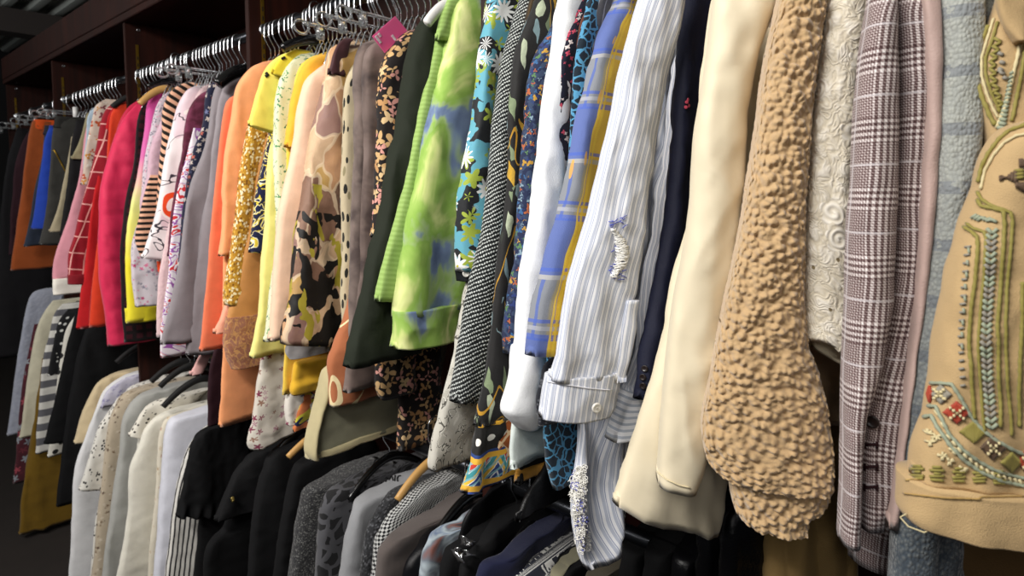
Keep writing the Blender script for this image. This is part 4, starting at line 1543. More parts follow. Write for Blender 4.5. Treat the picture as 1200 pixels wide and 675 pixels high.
# cream flowers and the olive row above the cuff
rr = random.Random(5)
fl = []
for cx, cy in ((1088, 508), (1098, 512), (1104, 534), (1116, 528), (1091, 518), (1112, 540), (1128, 548)):
    for k in range(7):
        an = rr.uniform(0, 6.28)
        fl.append([(cx, cy), (cx + 6 * math.cos(an), cy + 5 * math.sin(an))])
patch(fl, .0011, CRM)
ol = []
for cx in (1076, 1098, 1123, 1147, 1170):
    for k in range(5):
        y = 546 + 3.6 * k + (cx - 1076) * .05
        ww = (5, 8, 4, 8, 7)[k]
        ol.append([(cx - ww, y), (cx + ww, y + rr.uniform(-1, 1))])
patch(ol, .0014, OLV)
# stepped motif on the upper sleeve
st = []
for k in range(6):
    st.append([(1190 - k * 3.2, 200 - k * 0 + k * 2.4), (1190 - k * 3.2, 214 - k * 1.6)])
    st.append([(1196 + k * 2, 186 + k), (1196 + k * 2, 196)])
    st.append([(1192 + k * 2, 214), (1192 + k * 2, 220 + k * 1.2)])
patch(st, .0018, BRN)
patch([[(1189, 201), (1199, 200)], [(1189, 205), (1199, 204)], [(1189, 209), (1199, 208)]], .0018, OLV)

# front edge bands on the body
B = dict(bv=bvB, par=bod)
cord([(1160, 30), (1152, 50), (1147, 68), (1147, 90), (1152, 112), (1160, 134), (1167, 147)], .0026, OLV, **B)
cord([(1166, 22), (1158, 48), (1152, 68), (1152, 88), (1157, 108), (1164, 127), (1170, 138)], .0016, CRM, **B)
cord([(1170, 26), (1163, 50), (1156, 68), (1156, 86), (1161, 105), (1168, 122), (1172, 132)], .0018, OLV, **B)
zg = []
for k in range(9):
    y = 45 + k * 9
    x = interp([45, 70, 90, 120], [1166, 1160, 1161, 1169], y)
    zg += [[(x, y), (x + 7, y + 4.5)], [(x + 7, y + 4.5), (x, y + 9)]]
patch(zg, .0017, OLV, **B)
patch([[(x, y), (x + 5, y + 3)] for x, y in ((1170, 62), (1172, 72), (1170, 82), (1175, 90), (1172, 84), (1170, 80))], .0018, GREY, **B)
# pale green inset with its white and olive edging, curving to the sleeve head
cord([(1200, 12), (1196, 40), (1191, 70), (1185, 95), (1178, 125), (1168, 150)], .0020, CRM, **B)
cord([(1206, 20), (1200, 60), (1196, 90), (1190, 120), (1186, 142)], .0022, OLV, **B)
mn = []
for k in range(14):
    y = 84 + k * 5
    xa = interp([84, 155], [1184, 1168], y)
    xb = interp([84, 155], [1186, 1178], y)
    mn.append([(xa, y), (xb, y + 2)])
patch(mn, .0022, MINT, **B)
cord([(1148, 214), (1152, 196), (1160, 180), (1172, 164), (1184, 154), (1196, 150), (1206, 146)], .0022, OLV)
cord([(1151, 222), (1156, 200), (1166, 182), (1178, 168), (1192, 160), (1206, 157)], .0016, CRM)
# cuff seam stitching and a loose thread
cord([(1060, 578), (1080, 580), (1110, 583), (1150, 584), (1200, 583)], .001, solid('#a98a52'), bvC, 'stitching', cuf)
cord([(1062, 562), (1090, 565), (1130, 568), (1200, 566)], .0009, solid('#b89a62'), bvC, 'stitching', cuf)
q, nn = hit(bvC, 1064, 602)
if q:
    mesh_obj('loose_thread', *tube([q, q + W((-.004, 0, -.004)), q + W((.002, -.003, -.008)), q + W((.012, -.003, -.009)), q + W((.016, -.002, -.006))], .0006, 5), CRM, cuf)


# ---- shoulders of the nearest pieces, rising to the rail above the picture ----
def yoke(root, X, mat, front=.63, th=.016, zlow=1.74):
    pts = [(.822, 1.985), (.78, 1.972), (.70, 1.945), (front + .02, max(1.905, zlow + .02)), (front, max(1.86, zlow + .01)), (front + .01, zlow)]
    C = catmull([W((0, y, z)) for y, z in pts], 26)
    M, V, Fc, U = 28, [], [], []
    for i, c in enumerate(C):
        rear = min(1.03, 2 * RAIL_Y - c.y)
        hh = th * (.3 + .7 * sstep(0, .3, i / 25))
        for j in range(M):
            a = 2 * math.pi * j / M
            cc, si = (1 - math.cos(a)) / 2, math.sin(a)
            y = c.y + cc * (rear - c.y)
            V.append(W((X + hh * abs(si) ** .5 * (1 if si >= 0 else -1) + .004 * noise.noise((y * 14, c.z * 5, X * 40)), y, c.z)))
            U.append((y - c.y if si >= 0 else c.y - y, c.z - 1.985))
    for i in range(25):
        for j in range(M):
            k = (j + 1) % M
            Fc.append((i * M + j, (i + 1) * M + j, (i + 1) * M + k, i * M + k))
    Fc += [tuple(range(M)), tuple(reversed(range(25 * M, 26 * M)))]
    mesh_obj('yoke', V, Fc, mat, root, [U[i] for f in Fc for i in f])


for o_ in [o for o in COL.objects if o.type == 'EMPTY' and o.parent is None]:
    L0 = o_.get('label', '')
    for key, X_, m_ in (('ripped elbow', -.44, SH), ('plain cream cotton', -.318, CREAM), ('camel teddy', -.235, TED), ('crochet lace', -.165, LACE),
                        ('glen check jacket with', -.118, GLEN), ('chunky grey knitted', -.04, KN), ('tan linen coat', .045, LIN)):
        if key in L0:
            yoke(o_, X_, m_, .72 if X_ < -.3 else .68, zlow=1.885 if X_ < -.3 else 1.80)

# ------------------------------------------------------------------ lower rail
def L_(name, label, cat, X, *parts):
    return G(name, label, cat, X, *parts, group=LO)


BLK = solid('#09090b', .9)
BLK2 = solid('#0c0c0e', .85)
# far bay
L_('dress', 'pale blue grey lace dress, farthest of the light pieces on the lower rail', 'dress', -3.82,
   ('s', [(52, 338), (40, 342), (33, 352), (23, 399), (14, 468), (7, 511)], knit('#a9adb9', 60, 60, .8, '#8d92a2'), K(th=.024)))
L_('skirt', 'cream long skirt beside the grey and white striped dress', 'skirt', -3.56,
   ('s', [(62, 352), (53, 364), (44, 380), (32, 445), (23, 514)], solid('#c6c1aa'), K(th=.022)))
L_('dress', 'maroon flowered dress hem below the cream skirt', 'dress', -3.66,
   ('s', [(40, 380), (28, 440), (20, 510), (15, 567)], flowers('#4a1d26', ['#8a8f96', '#9c4450', '#6a2c36'], 26, .42), K(th=.02)))
L_('dress', 'mustard yellow long dress reaching lowest near the far floor', 'dress', -3.50,
   ('s', [(50, 420), (38, 500), (26, 580), (21, 627)], solid('#6f540f'), K(th=.03, fold=.014, ff=30)))
L_('dress', 'dress with wide grey and white horizontal stripes on the lower rail', 'dress', -3.44,
   ('s', [(74, 356), (64, 368), (57, 395), (50, 422), (44, 491), (41, 532)], stripes('#d3d1ca', '#5f5f64', .066, .5, 1), K(th=.02)))
L_('blouse', 'black blouse with white polka dots beside the striped dress', 'blouse', -3.33,
   ('s', [(80, 362), (70, 374), (62, 400), (56, 440)], speck('#151517', ['#d8d8d2', '#151517'], 42, .3), K(th=.016)))
L_('dress', 'white dress with black brush print beside the polka dot blouse', 'dress', -3.25,
   ('s', [(88, 370), (77, 388), (69, 430), (60, 500), (55, 536)], speck('#d6d3c8', ['#1a1a1b', '#d6d3c8', '#1a1a1b'], 26, .33), K(th=.018)))
L_('dress', 'long black dress with wide skirt in front of the white brush print', 'dress', -3.10,
   ('s', [(106, 352), (92, 362), (82, 390), (69, 445), (58, 490), (51, 520)], BLK, K(th=.026, tilt=-.04)))
L_('dress', 'longer black dress nearest the white blouses of the next bay', 'dress', -2.93,
   ('s', [(125, 362), (108, 372), (88, 430), (74, 520), (67, 580), (66, 594)], BLK2, K(th=.03)))
# second bay: the whites
L_('tee_shirt', 'beige short-sleeved tee shirt at the far end of the white blouses', 'shirt', -2.775,
   ('body', [(160, 432), (143, 436), (126, 444), (114, 470), (108, 520), (100, 620), (97, 690)], solid('#cbb892'), K(th=.018)),
   ('sleeve', [(152, 433), (134, 438), (116, 448), (108, 460), (98, 482), (92, 502), (87, 520)], solid('#d0bd98'), K(th=.024, dx=.02, w=.14, tilt=-.02)))
r, d = L_('blouse', 'white blouse with a lavender lace yoke beside the beige tee shirt', 'blouse', -2.712,
          ('body', [(185, 430), (168, 434), (146, 440), (124, 456), (112, 480), (98, 515), (88, 541), (84, 620), (80, 690)], solid('#e3e3e4'), K(th=.022)),
          ('yoke', [(180, 432), (164, 437), (142, 445), (124, 460), (118, 478)], flowers('#c9c6d6', ['#8e8ab0', '#b5b0cc', '#dcd9e4'], 60, .45), K(th=.012, dx=.03, w=.12, n=20)))
L_('blouse', 'white blouse with a small black dash print, sleeve cut slanting', 'blouse', -2.55,
   ('body', [(190, 440), (174, 446), (150, 456), (138, 480), (124, 540), (108, 640), (104, 690)], speck('#dedbd2', ['#222224', '#dedbd2'], 120, .36, 80), K(th=.018)),
   ('sleeve', [(180, 444), (160, 452), (140, 466), (130, 480), (116, 500), (106, 530), (98, 556), (92, 574)], speck('#e0ddd4', ['#222224', '#e0ddd4'], 120, .36, 80), K(th=.024, dx=.022, w=.16, tilt=-.05)))
L_('blouse', 'beige blouse dotted with little brown flowers, long straight sleeve', 'blouse', -2.48,
   ('s', [(196, 446), (178, 451), (158, 456), (142, 464), (134, 480), (128, 496), (122, 540), (117, 583), (111, 640), (106, 690)], flowers('#b9ab95', ['#5c4a3e', '#7a6650', '#cfc3b0'], 75, .42, fill=.75), K(th=.034)))
L_('sweater', 'soft grey plain sweater between the beige flowered and cream dotted blouses', 'sweater', -2.35,
   ('body', [(232, 444), (212, 449), (184, 456), (160, 466), (148, 482), (142, 500), (138, 540), (134, 571), (124, 630), (118, 690)], solid('#a9a9a4', .95), K(th=.034, fold=.01)))
L_('blouse', 'cream blouse with black dots and a slanting cap sleeve', 'blouse', -2.26,
   ('body', [(212, 462), (192, 466), (176, 474), (164, 500), (158, 560), (150, 640), (146, 690)], solid('#dcd8cc'), K(th=.018)),
   ('sleeve', [(205, 464), (186, 468), (168, 480), (157, 496), (150, 510)], speck('#e2ddd0', ['#2a2622', '#e2ddd0', '#e2ddd0'], 85, .34), K(th=.022, dx=.018, w=.15, tilt=-.07)))
L_('blouse', 'ivory blouse with a scooped neck showing a black hanger arm', 'blouse', -2.19,
   ('s', [(226, 474), (206, 478), (188, 486), (172, 500), (161, 525), (152, 550), (150, 601), (142, 650), (135, 690)], solid('#e6e2d4'), K(th=.026, fold=.009)))
L_('tunic', 'ecru tunic edged with a flower braid, beside the ivory scoop blouse', 'tunic', -2.09,
   ('s', [(232, 478), (212, 482), (196, 490), (187, 510), (184, 550), (180, 592), (175, 640), (171, 690)], flowers('#dbd3c0', ['#bfa98a', '#cdbda2', '#b58f7a'], 50, .3, fill=.6), K(th=.02)))
L_('blouse', 'pale lavender white plain blouse with a shoulder seam, before the striped shirt', 'blouse', -1.98,
   ('body', [(268, 470), (250, 473), (230, 477), (210, 481), (199, 492), (194, 506), (191, 540), (188, 571), (184, 630), (180, 690)], solid('#d9dae4', .7), K(th=.034, fold=.007)))
L_('shirt', 'ivory shirt with bold black vertical stripes beside the ruffled black blouse', 'shirt', -1.885,
   ('body', [(262, 492), (245, 498), (230, 510), (221, 524), (212, 555), (206, 582), (198, 640), (192, 690)], stripes('#e0ddd6', '#232327', .013, .35), K(th=.022)),
   ('ruffle', [(246, 497), (232, 508), (224, 520), (221, 530)], speck('#cfc8b6', ['#2b2722', '#e0d8c6'], 110, .4), K(th=.01, dx=.026, w=.05, n=16)))
L_('top', 'taupe cord top in a thin strip under the ruffled black blouse', 'top', -1.86,
   ('s', [(256, 540), (244, 600), (232, 650), (228, 690)], stripes('#8a8070', '#4e473c', .006, .4), K(th=.01, w=.2)))


def ruffle(q, s, l, t, n, si):
    k = sstep(.86, 1, t)
    return q + n * (.012 * k * math.sin(s * 190))


L_('blouse', 'black blouse with a ruffled sleeve end, first of the black clothes', 'blouse', -1.81,
   ('body', [(276, 498), (256, 502), (242, 515), (236, 560), (232, 620), (228, 690)], BLK, K(th=.02)),
   ('sleeve', [(268, 494), (248, 497), (234, 505), (225, 518), (219, 548), (214, 574), (210, 594), (207, 605)], BLK2, K(th=.022, dx=.02, w=.17, tilt=-.06, disp=ruffle, n=70, m=40)))
# third bay: the blacks and greys
L_('blouse', 'black blouse with a small round button and slit sleeve', 'blouse', -1.585,
   ('body', [(330, 520), (305, 526), (288, 538), (274, 570), (262, 620), (242, 640), (238, 700)], BLK, K(th=.026)),
   ('sleeve', [(322, 522), (300, 527), (284, 545), (270, 569), (259, 592), (251, 610)], BLK2, K(th=.024, dx=.026, w=.16, tilt=-.01)),
   ('button', [(269.5, 584), (269, 588)], plain('#8b7a42', .35, .6, name='brass_button'), K(th=.004, dx=.054, w=.008, taper=0, n=5)))
L_('blouse', 'plain black blouse with long sleeve between the buttoned one and the wooden hanger', 'blouse', -1.44,
   ('s', [(356, 512), (336, 520), (318, 530), (306, 560), (298, 610), (290, 690)], BLK2, K(th=.03, fold=.009)))
L_('dress', 'black dress hanging on the pale wooden hanger', 'dress', -1.33,
   ('s', [(382, 528), (362, 536), (344, 550), (336, 580), (326, 630), (318, 690)], BLK, K(th=.03, fold=.009)))
CHAR = speck('#343435', ['#6c6c6a', '#26262a', '#4c4c4c', '#1d1d1f'], 330, .5)
L_('sweater', 'charcoal flecked sweater beside the leopard print blouse', 'sweater', -1.235,
   ('body', [(430, 540), (408, 546), (388, 550), (370, 560), (359, 575), (353, 600), (346, 640), (338, 690)], CHAR, K(th=.034, fold=.009)))
L_('blouse', 'grey and black leopard print blouse on a clear plastic hanger', 'blouse', -1.135,
   ('body', [(452, 546), (430, 554), (408, 562), (390, 573), (379, 590), (374, 617), (371, 650), (369, 700)], leopard('#19191b', '#4c4c50', 30, .14), K(th=.03)))
r, d = L_('sweatshirt', 'mid grey sweatshirt with black capital letters at the neck', 'sweatshirt', -1.05,
          ('body', [(482, 556), (466, 560), (446, 566), (428, 578), (416, 594), (407, 617), (402, 645), (397, 700)], solid('#8f9093', .9), K(th=.03, fold=.008)))
SWEAT = d['body']
L_('jacket', 'black flecked tweed jacket squeezed beside the grey sweatshirt', 'jacket', -.985,
   ('s', [(508, 556), (486, 560), (466, 571), (450, 586), (438, 604), (429, 628), (424, 660), (421, 700)], speck('#26272a', ['#55565a', '#141416', '#3a3b3e'], 200, .5), K(th=.022)))
L_('jacket', 'black and white houndstooth jacket, thin curved shoulder', 'jacket', -.935,
   ('s', [(532, 552), (508, 558), (488, 574), (470, 590), (454, 606), (444, 625), (438, 660), (435, 700)], hounds('#17171a', '#b9bab8', .0052), K(th=.022)))
L_('sweater', 'dull brown grey sweater beside the houndstooth jacket', 'sweater', -.885,
   ('s', [(548, 578), (528, 585), (505, 590), (482, 595), (464, 604), (452, 620), (445, 645), (440, 700)], solid('#5b5350', .95), K(th=.026, fold=.008)))
L_('blouse', 'black satin blouse on a shiny black hanger after the brown grey sweater', 'blouse', -.835,
   ('s', [(556, 596), (534, 604), (508, 622), (490, 642), (478, 662), (472, 700)], solid('#0d0d10', .4), K(th=.02)))
L_('shirt', 'shirt printed with cloudy white, blue and rust patches', 'shirt', -.80,
   ('s', [(560, 600), (542, 608), (520, 618), (504, 634), (494, 652), (487, 700)], blots([(0, '#2f4f86'), (.4, '#a9b5bc'), (.55, '#6d747e'), (.7, '#7a5048'), (.85, '#23252c')], 16, 2, .5, False), K(th=.022)))
L_('dress', 'black dress with a small silver foil bow at the shoulder', 'dress', -.724,
   ('s', [(588, 602), (566, 612), (544, 628), (528, 648), (518, 700)], BLK, K(th=.022)))
L_('blouse', 'black high shouldered blouse at the partition end, before the foil bow dress', 'blouse', -.742,
   ('s', [(636, 540), (608, 546), (584, 553), (566, 568), (550, 596), (538, 640), (530, 700)], solid('#0e0e10', .5), K(th=.006)))
L_('cardigan', 'black cardigan between the silver bow dress and the navy shirt', 'cardigan', -.695,
   ('s', [(612, 596), (590, 610), (566, 632), (546, 664), (540, 700)], BLK2, K(th=.02)))
L_('shirt', 'dark navy blue shirt beside the white scroll print shirt', 'shirt', -.655,
   ('s', [(648, 606), (626, 615), (604, 634), (582, 650), (568, 668), (560, 700)], solid('#171b38'), K(th=.02)))


def bandana():
    b = NB('scroll_print')
    v = b.warp(b.uv(22), 2, .5)
    o = b.vor(v, 1)
    r = o['Distance']
    ring = b.lt(b.math('SINE', b.math('MULTIPLY', r, 30)), -.2)
    m = b.math('MULTIPLY', ring, b.lt(r, .5))
    n = b.lt(b.math('ABSOLUTE', b.math('SUBTRACT', b.noise(v, 1.5, 1, 1)[0], .5)), .03)
    return b.fin(b.mix(b.math('MAXIMUM', m, n), '#191c28', '#b9b8b4'), .8)


L_('shirt', 'navy shirt with white scroll and medallion print at the bottom edge', 'shirt', -.612,
   ('s', [(672, 630), (650, 633), (625, 638), (604, 646), (590, 660), (576, 690)], bandana(), K(th=.026)))
L_('jacket', 'black jacket with khaki lapel edging beside the frayed striped shirt', 'jacket', -.565,
   ('s', [(700, 632), (684, 640), (668, 655), (652, 672), (645, 700)], BLK2, K(th=.024)),
   ('lapel', [(697, 631), (682, 638), (665, 652), (648, 672), (642, 700)], solid('#7c7862'), K(th=.012, w=.025, dx=-.004)))
L_('shirt', 'olive brown shirt collar low behind the frayed striped shirt', 'shirt', -.52,
   ('s', [(722, 652), (704, 658), (688, 672), (680, 700)], solid('#4a4334'), K(th=.018)))
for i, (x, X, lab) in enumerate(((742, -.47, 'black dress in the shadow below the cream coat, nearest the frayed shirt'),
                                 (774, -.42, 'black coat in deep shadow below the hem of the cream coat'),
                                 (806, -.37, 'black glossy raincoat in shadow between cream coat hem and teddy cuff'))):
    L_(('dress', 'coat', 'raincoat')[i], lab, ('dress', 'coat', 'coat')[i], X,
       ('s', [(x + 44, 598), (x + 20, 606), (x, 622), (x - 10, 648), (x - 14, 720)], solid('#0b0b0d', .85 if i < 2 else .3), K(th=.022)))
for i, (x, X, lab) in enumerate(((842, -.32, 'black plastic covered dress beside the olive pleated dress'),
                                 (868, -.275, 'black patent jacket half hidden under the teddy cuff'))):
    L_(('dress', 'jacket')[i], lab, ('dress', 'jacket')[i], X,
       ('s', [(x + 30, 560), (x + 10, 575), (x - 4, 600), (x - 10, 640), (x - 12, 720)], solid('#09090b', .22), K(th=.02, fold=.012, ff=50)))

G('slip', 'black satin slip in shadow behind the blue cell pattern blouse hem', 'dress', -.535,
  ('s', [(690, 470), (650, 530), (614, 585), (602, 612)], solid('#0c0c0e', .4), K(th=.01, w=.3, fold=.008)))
# ---- pieces that hang low from the upper rail -----------------------
DRK = flowers('#2b1219', ['#3a1a22'], 30, .4)
G('dress', 'dark plum dress hanging low between grey cardigan and apricot shirt', 'dress', -1.70,
  ('s', [(275, 380), (258, 400), (247, 425), (243, 500)], solid('#2a121a'), K(th=.014)))
WF = flowers('#cfc8bc', ['#7e2f4a', '#a8808a', '#7e2f4a', '#8c6a5a'], 55, .42, 5, .3, fill=.7)
G('scarf', 'long ivory scarf with plum flowers hanging below the lemon shirt', 'scarf', -1.46,
  ('s', [(320, 380), (308, 415), (304, 440), (300, 470), (296, 495), (292, 520), (294, 528)], WF, K(th=.016, w=.17, tilt=.035, fold=.016, ff=30)))
G('blouse', 'pale floral blouse cuff hanging between the ivory scarf and the sheer dress', 'blouse', -1.355,
  ('cuff', [(340, 440), (335, 465), (334, 480), (336, 498)], flowers('#ddd6cc', ['#8a3350', '#6d7a9a'], 40, .3, fill=.5), K(th=.018, w=.09)))
G('scarf', 'orange and navy printed scarf corner peeping out beside the sheer dress', 'scarf', -1.335,
  ('s', [(360, 455), (350, 480), (344, 500), (343, 507)], blots([(0, '#d07848'), (.45, '#1a2348'), (.55, '#cfc440'), (.7, '#d07848')], 14, 1, .5), K(th=.008, w=.1)))
G('blouse', 'grey lilac shirt tail above the pinched mustard cuff', 'blouse', -1.30,
  ('s', [(346, 395), (337, 405), (336, 414), (341, 421)], solid('#aaa6a6'), K(th=.012, w=.1, dx=.01)))
SHEER = solid('#8c8a74', .45, .1)
r, d = G('dress', 'sheer khaki organza dress with a pale bound hem', 'dress', -1.105,
         ('body', [(386, 424), (380, 440), (371, 475), (363, 510), (360, 534)], SHEER, K(th=.02, fold=.006, w=.34)),
         ('binding', [(386, 426), (380, 441), (371, 475), (362, 510), (359.5, 530), (362, 537)], solid('#b7ab84'), K(th=.022, w=.012, dx=.002)),
         ('hem_band', [(360, 530), (360.5, 538)], solid('#c2b68e'), K(th=.022, taper=0, n=6, w=.345)))

# ------------------------------------------------------------------ hangers on show
def hang_group(pxs, label, group, kind='arm', mat=CHROME, z=RAIL_Z):
    for x in pxs:
        hanger(neck_x(x), z, kind, mat, label, group, rz=random.uniform(-.12, .12))


rnd = random.Random(11)
near = [311, 315, 322, 327, 332, 339, 345, 350, 354, 367, 371, 379, 383, 389, 394, 399, 405, 410, 416, 421, 427, 434, 442, 448, 453, 462, 468, 473, 480, 486, 493, 501, 507, 516, 524]
hang_group(near, 'wire clothes hanger with bright chrome hook packed on the middle stretch of upper rail', 'hangers in the middle bay')
hang_group([166 + i * 4.4 + rnd.uniform(-1.5, 1.5) for i in range(28)], 'wire clothes hanger whose chrome hook crowds the rail above the pink and grey clothes', 'hangers in the second bay')
hang_group([100 + i * 4.2 + rnd.uniform(-1, 1) for i in range(12)], 'wire clothes hanger whose hook sits on the dim rail above the red check shirt', 'hangers in the third bay')
# clear hangers with clips, seen whole
for x, lab in ((420, 'clear plastic clip hanger with looped end beside the leafy satin blouse'),
               (446, 'clear plastic clip hanger just behind the pink swing tag'),
               (470, 'clear plastic clip hanger above the sand and blush flowered dress'),
               (262, 'cloudy clear plastic hanger curving above the tan and black striped sweater'),
               (250, 'clear plastic hanger lowest above the poppy print blouse')):
    hanger(neck_x(x), RAIL_Z, 'clip', CLOUDY, lab, 'clear clip hangers')
for x, lab in ((28, 'clear clip hanger in the dim end bay holding nothing visible'), (44, 'clear clip hanger holding the rust brown skirt'),
               (60, 'clear clip hanger holding the royal blue skirt'), (72, 'clear clip hanger holding the charcoal zip skirt'),
               (88, 'clear clip hanger holding the beige flared skirt'), (96, 'clear clip hanger with a white size clip beside the khaki blouse')):
    h_ = hanger(neck_x(x), RAIL_Z, 'clip', CLOUDY, lab, 'clear clip hangers')
    if 'white size' in lab:
        c_ = at_plane(88.5, 132, W((neck_x(x), RAIL_Y, 0)), W((1, 0, 0))) - W(h_.location)
        mesh_obj('size_clip', *boxvf(c_.x - .004, c_.x + .006, c_.y - .011, c_.y + .011, c_.z - .026, c_.z + .026, .003), WHITEP, h_, origin=W((0, 0, 0)))


def big_hanger(label, Xc, z, mat, th=.007, hw=.16, drop=.07, flat=.8, group='hangers seen whole'):
    """a wide padded hanger: shoulder bar and hook"""
    root = empty('clothes_hanger', (Xc, RAIL_Y, z))
    tag(root, label, 'hanger', group)
    mesh_obj('hook', *tube(hook_path(), .0017, 7), CHROME, root, origin=W((0, 0, 0)))
    pts = []
    for k in range(-8, 9):
        f = k / 8
        pts.append(W((0, hw * f, -.076 - drop * abs(f) ** 1.7)))
    mesh_obj('shoulder_bar', *tube(catmull(pts, 33), [th * (1.25 - .3 * abs(i - 16) / 16) for i in range(33)], 10, flat=flat), mat, root, origin=W((0, 0, 0)))
    return root


big_hanger('glossy black hanger with broad shoulder above the green leaf print blouse', -1.375, RAIL_Z + .012, BLACKP, .011, .09, .035, .9)
big_hanger('black velvet hanger curving out of the orange red sweater', -2.62, RAIL_Z, BLACKV, .010, .085, .05)
big_hanger('broad black hanger inside the collar of the grey cardigan', -1.745, RAIL_Z - .015, BLACKP, .016, .08, .05)
big_hanger('long black hanger above the pink dip-dyed sweatshirt', -2.24, RAIL_Z + .012, BLACKP, .009, .09, .03)
big_hanger('white plastic hanger in the neck of the lime jacket', -.885, RAIL_Z + .004, WHITEP, .010, .07, .05)
big_hanger('pale wooden hanger in the neck of the pink dip-dyed sweatshirt', -2.335, RAIL_Z - .005, WOODH, .011, .085, .06)
big_hanger('pale wooden hanger holding the black dress on the lower rail', -1.345, LOW_Z + .035, WOODH, .009, .12, .045)
big_hanger('cream wooden hanger arm between the grey sweatshirt and the houndstooth jacket', -.955, LOW_Z + .06, WOODH, .009, .10, .05)
big_hanger('black hanger arm at the neck of the ivory scoop blouse', -2.14, LOW_Z - .01, BLACKV, .010, .12, .065)
big_hanger('shiny black hanger after the brown grey sweater', -.845, LOW_Z + .02, BLACKP, .009, .12, .065)
big_hanger('second shiny black hanger, beside the cloudy patch shirt', -.765, LOW_Z + .02, BLACKP, .009, .12, .065)
big_hanger('black hanger showing behind the silver bow dress', -.725, LOW_Z + .03, BLACKP, .009, .12, .065)
big_hanger('black hanger between the black cardigan and the navy shirt', -.68, LOW_Z + .03, BLACKP, .009, .12, .065)
big_hanger('black hanger at the neck of the leopard print blouse', -1.11, LOW_Z + .02, BLACKP, .008, .11, .06)
big_hanger('black hanger beside the black blouse without buttons', -1.445, LOW_Z + .01, BLACKP, .010, .12, .065)
big_hanger('black hanger over the far white lace yoke blouse', -2.66, LOW_Z + .02, BLACKV, .010, .10, .05)
big_hanger('black hanger over the soft grey sweater', -2.30, LOW_Z + .02, BLACKV, .010, .10, .05)
big_hanger('black hanger over the cream cap sleeve blouse', -2.22, LOW_Z + .02, BLACKV, .010, .10, .05)

# ---- silver foil bow -------------------------------------------------
FOIL = plain('#d9dadc', .18, .95, name='silver_foil')
bq_ = at_plane(542, 642, W((-.70, RAIL_Y, 0)), W((1, 0, 0)))
V, Fc = [], []
rr = random.Random(2)
for lobe in range(5):
    an = lobe * 1.25 + .3
    ax = W((.25, math.cos(an), math.sin(an))).normalized()
    sd = ax.orthogonal().normalized()
    P = [bq_ + ax * (.006 + .016 * math.sin(t * math.pi / 8)) + sd * (.012 * math.cos(t * math.pi / 4)) * (t / 8) + W((rr.uniform(-.002, .002), 0, 0)) for t in range(9)]
    b0 = len(V)
    for q in P:
        V += [q + W((.006, 0, .002)), q - W((.004, .002, 0))]
    for k in range(8):
        Fc.append((b0 + 2 * k, b0 + 2 * k + 1, b0 + 2 * k + 3, b0 + 2 * k + 2))
bow = mesh_obj('bow', V, Fc, FOIL, None, origin=bq_)
md = bow.modifiers.new('thickness', 'SOLIDIFY')
md.thickness = .0012
tag(bow, 'crumpled silver foil bow on the shoulder of a black dress', 'bow')

# ---- pink swing tag ---------------------------------------------------
def tag_corners(X, pts):
    return [at_plane(x, y, W((X, RAIL_Y, 0)), W((1, 0, 0))) for x, y in pts]


PINK = plain('#f0609a', .5, name='pink_card')
tc = tag_corners(-.985, [(463, 19), (436, 42.5), (451, 62), (477, 36)])
o0 = sum(tc, Vector()) / 4
front = [q + W((.0008, 0, 0)) for q in tc]
back = [q - W((.0008, 0, 0)) for q in tc]
Fc = [(0, 1, 2, 3), (7, 6, 5, 4)] + [(i, i + 4, (i + 1) % 4 + 4, (i + 1) % 4) for i in range(4)]
card = mesh_obj('price_tag', front + back, Fc, PINK, None, origin=o0, smooth=False)
tag(card, 'bright pink cardboard swing tag with white print hanging over the taupe shirt', 'tag')


def bilin(u, v):
    a = tc[0].lerp(tc[1], u)
    b = tc[3].lerp(tc[2], u)
    return a.lerp(b, v) + W((.0014, 0, 0))


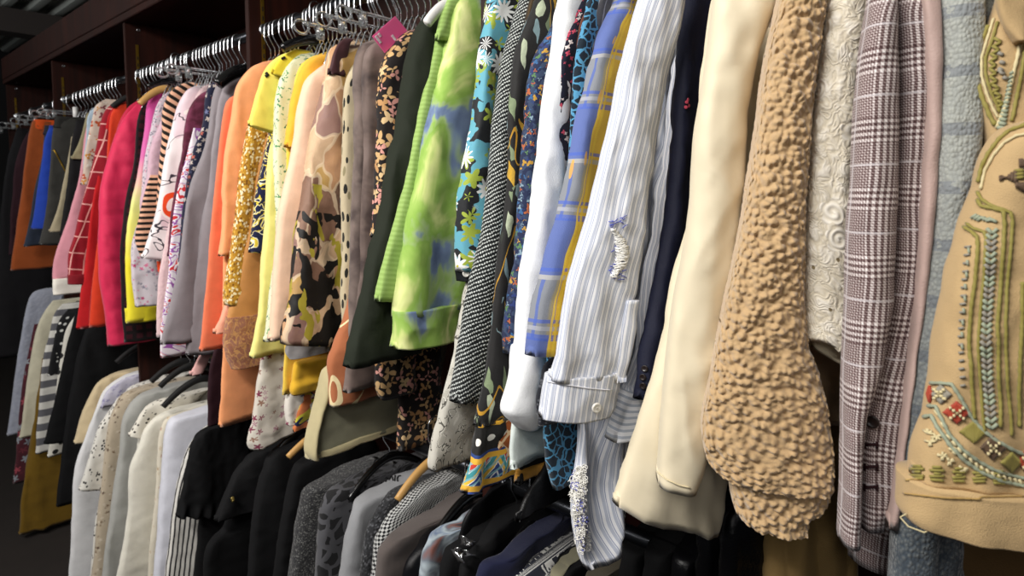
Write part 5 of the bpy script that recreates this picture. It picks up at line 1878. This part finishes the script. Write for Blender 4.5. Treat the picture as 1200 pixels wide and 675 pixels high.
pr = []
for (u0, u1, v, k) in ((.93, .93, .22, 0), (.80, .80, .12, 1), (.80, .80, .70, 2)):
    a0 = {0: .08, 1: .10, 2: .55}[k]
    rows = {0: [(.98 - .0, .10, .50)], 1: [(.86, .10, .30)], 2: [(.55, .62, .95)]}[k]
    for uu, v0, v1 in rows:
        q = v0
        while q < v1:
            wd = rr.uniform(.02, .05)
            A, B2 = bilin(uu - .10, q), bilin(uu - .04, min(v1, q + wd))
            pr.append(tube([bilin(uu - .10, q), bilin(uu - .02, q)], .0007, 5))
            q += wd + .012
mesh_obj('print', *join(*pr), plain('#f3e9ee', .6, name='white_ink'), card)

# ---- letters at the sweatshirt neck -------------------------------------
def letters(strokes, r, m, bv, par, name='lettering'):
    vf = []
    for s in strokes:
        o = on_cloth(bv, s, 1)
        if len(o) > 1:
            vf.append(tube(o, r, 6))
    if vf:
        mesh_obj(name, *join(*vf), m, par)


bvs = surf(SWEAT)
letters([[(452, 565), (455, 558.5), (456, 563), (459, 557.5), (460.5, 563.5)],
         [(463, 557.5), (462.5, 564)],
         [(470, 558), (466.5, 558.5), (465.5, 561.5), (466, 564.5)]], .0014, solid('#141416'), bvs, SWEAT)

# ------------------------------------------------------------------ light
def area(name, loc, target, sx, sy, power, col=(1, 1, 1)):
    ld = bpy.data.lights.new(name, 'AREA')
    ld.shape = 'RECTANGLE'
    ld.size, ld.size_y = sx, sy
    ld.energy = power
    ld.color = col
    o = bpy.data.objects.new(name, ld)
    COL.objects.link(o)
    o.location = loc
    o.rotation_euler = (W(target) - W(loc)).to_track_quat('-Z', 'Y').to_euler()
    return o


area('ceiling_lamp_light', (-.7, -.72, 2.62), (-.75, .75, 1.2), 1.3, .3, 46, (1, .965, .92))
area('aisle_lamp_light', (-2.4, -1.2, 2.3), (-2.3, .75, .9), 1.3, .3, 36, (1, .97, .94))
area('far_ceiling_wash_light', (-4.6, -1.2, 2.55), (-4.9, -.6, 3.0), .6, .6, 16, (.95, 1, 1))  # added upward light standing in for bounce on the far ceiling, no fixture
area('front_fill_light', (.7, -1.5, 2.4), (-.5, .7, 1.5), .5, .5, 8, (1, .97, .94))  # added fill from the camera side, like bounced flash, not a fixture
wd = bpy.data.worlds.new('world')
S.world = wd
wd.use_nodes = True
wd.node_tree.nodes['Background'].inputs[0].default_value = (.9, .93, 1, 1)
wd.node_tree.nodes['Background'].inputs[1].default_value = .05

vs = S.view_settings
vs.view_transform = 'Standard'
vs.look = 'None'
vs.exposure = 0.0
vs.gamma = 1.0
vs.use_curve_mapping = False
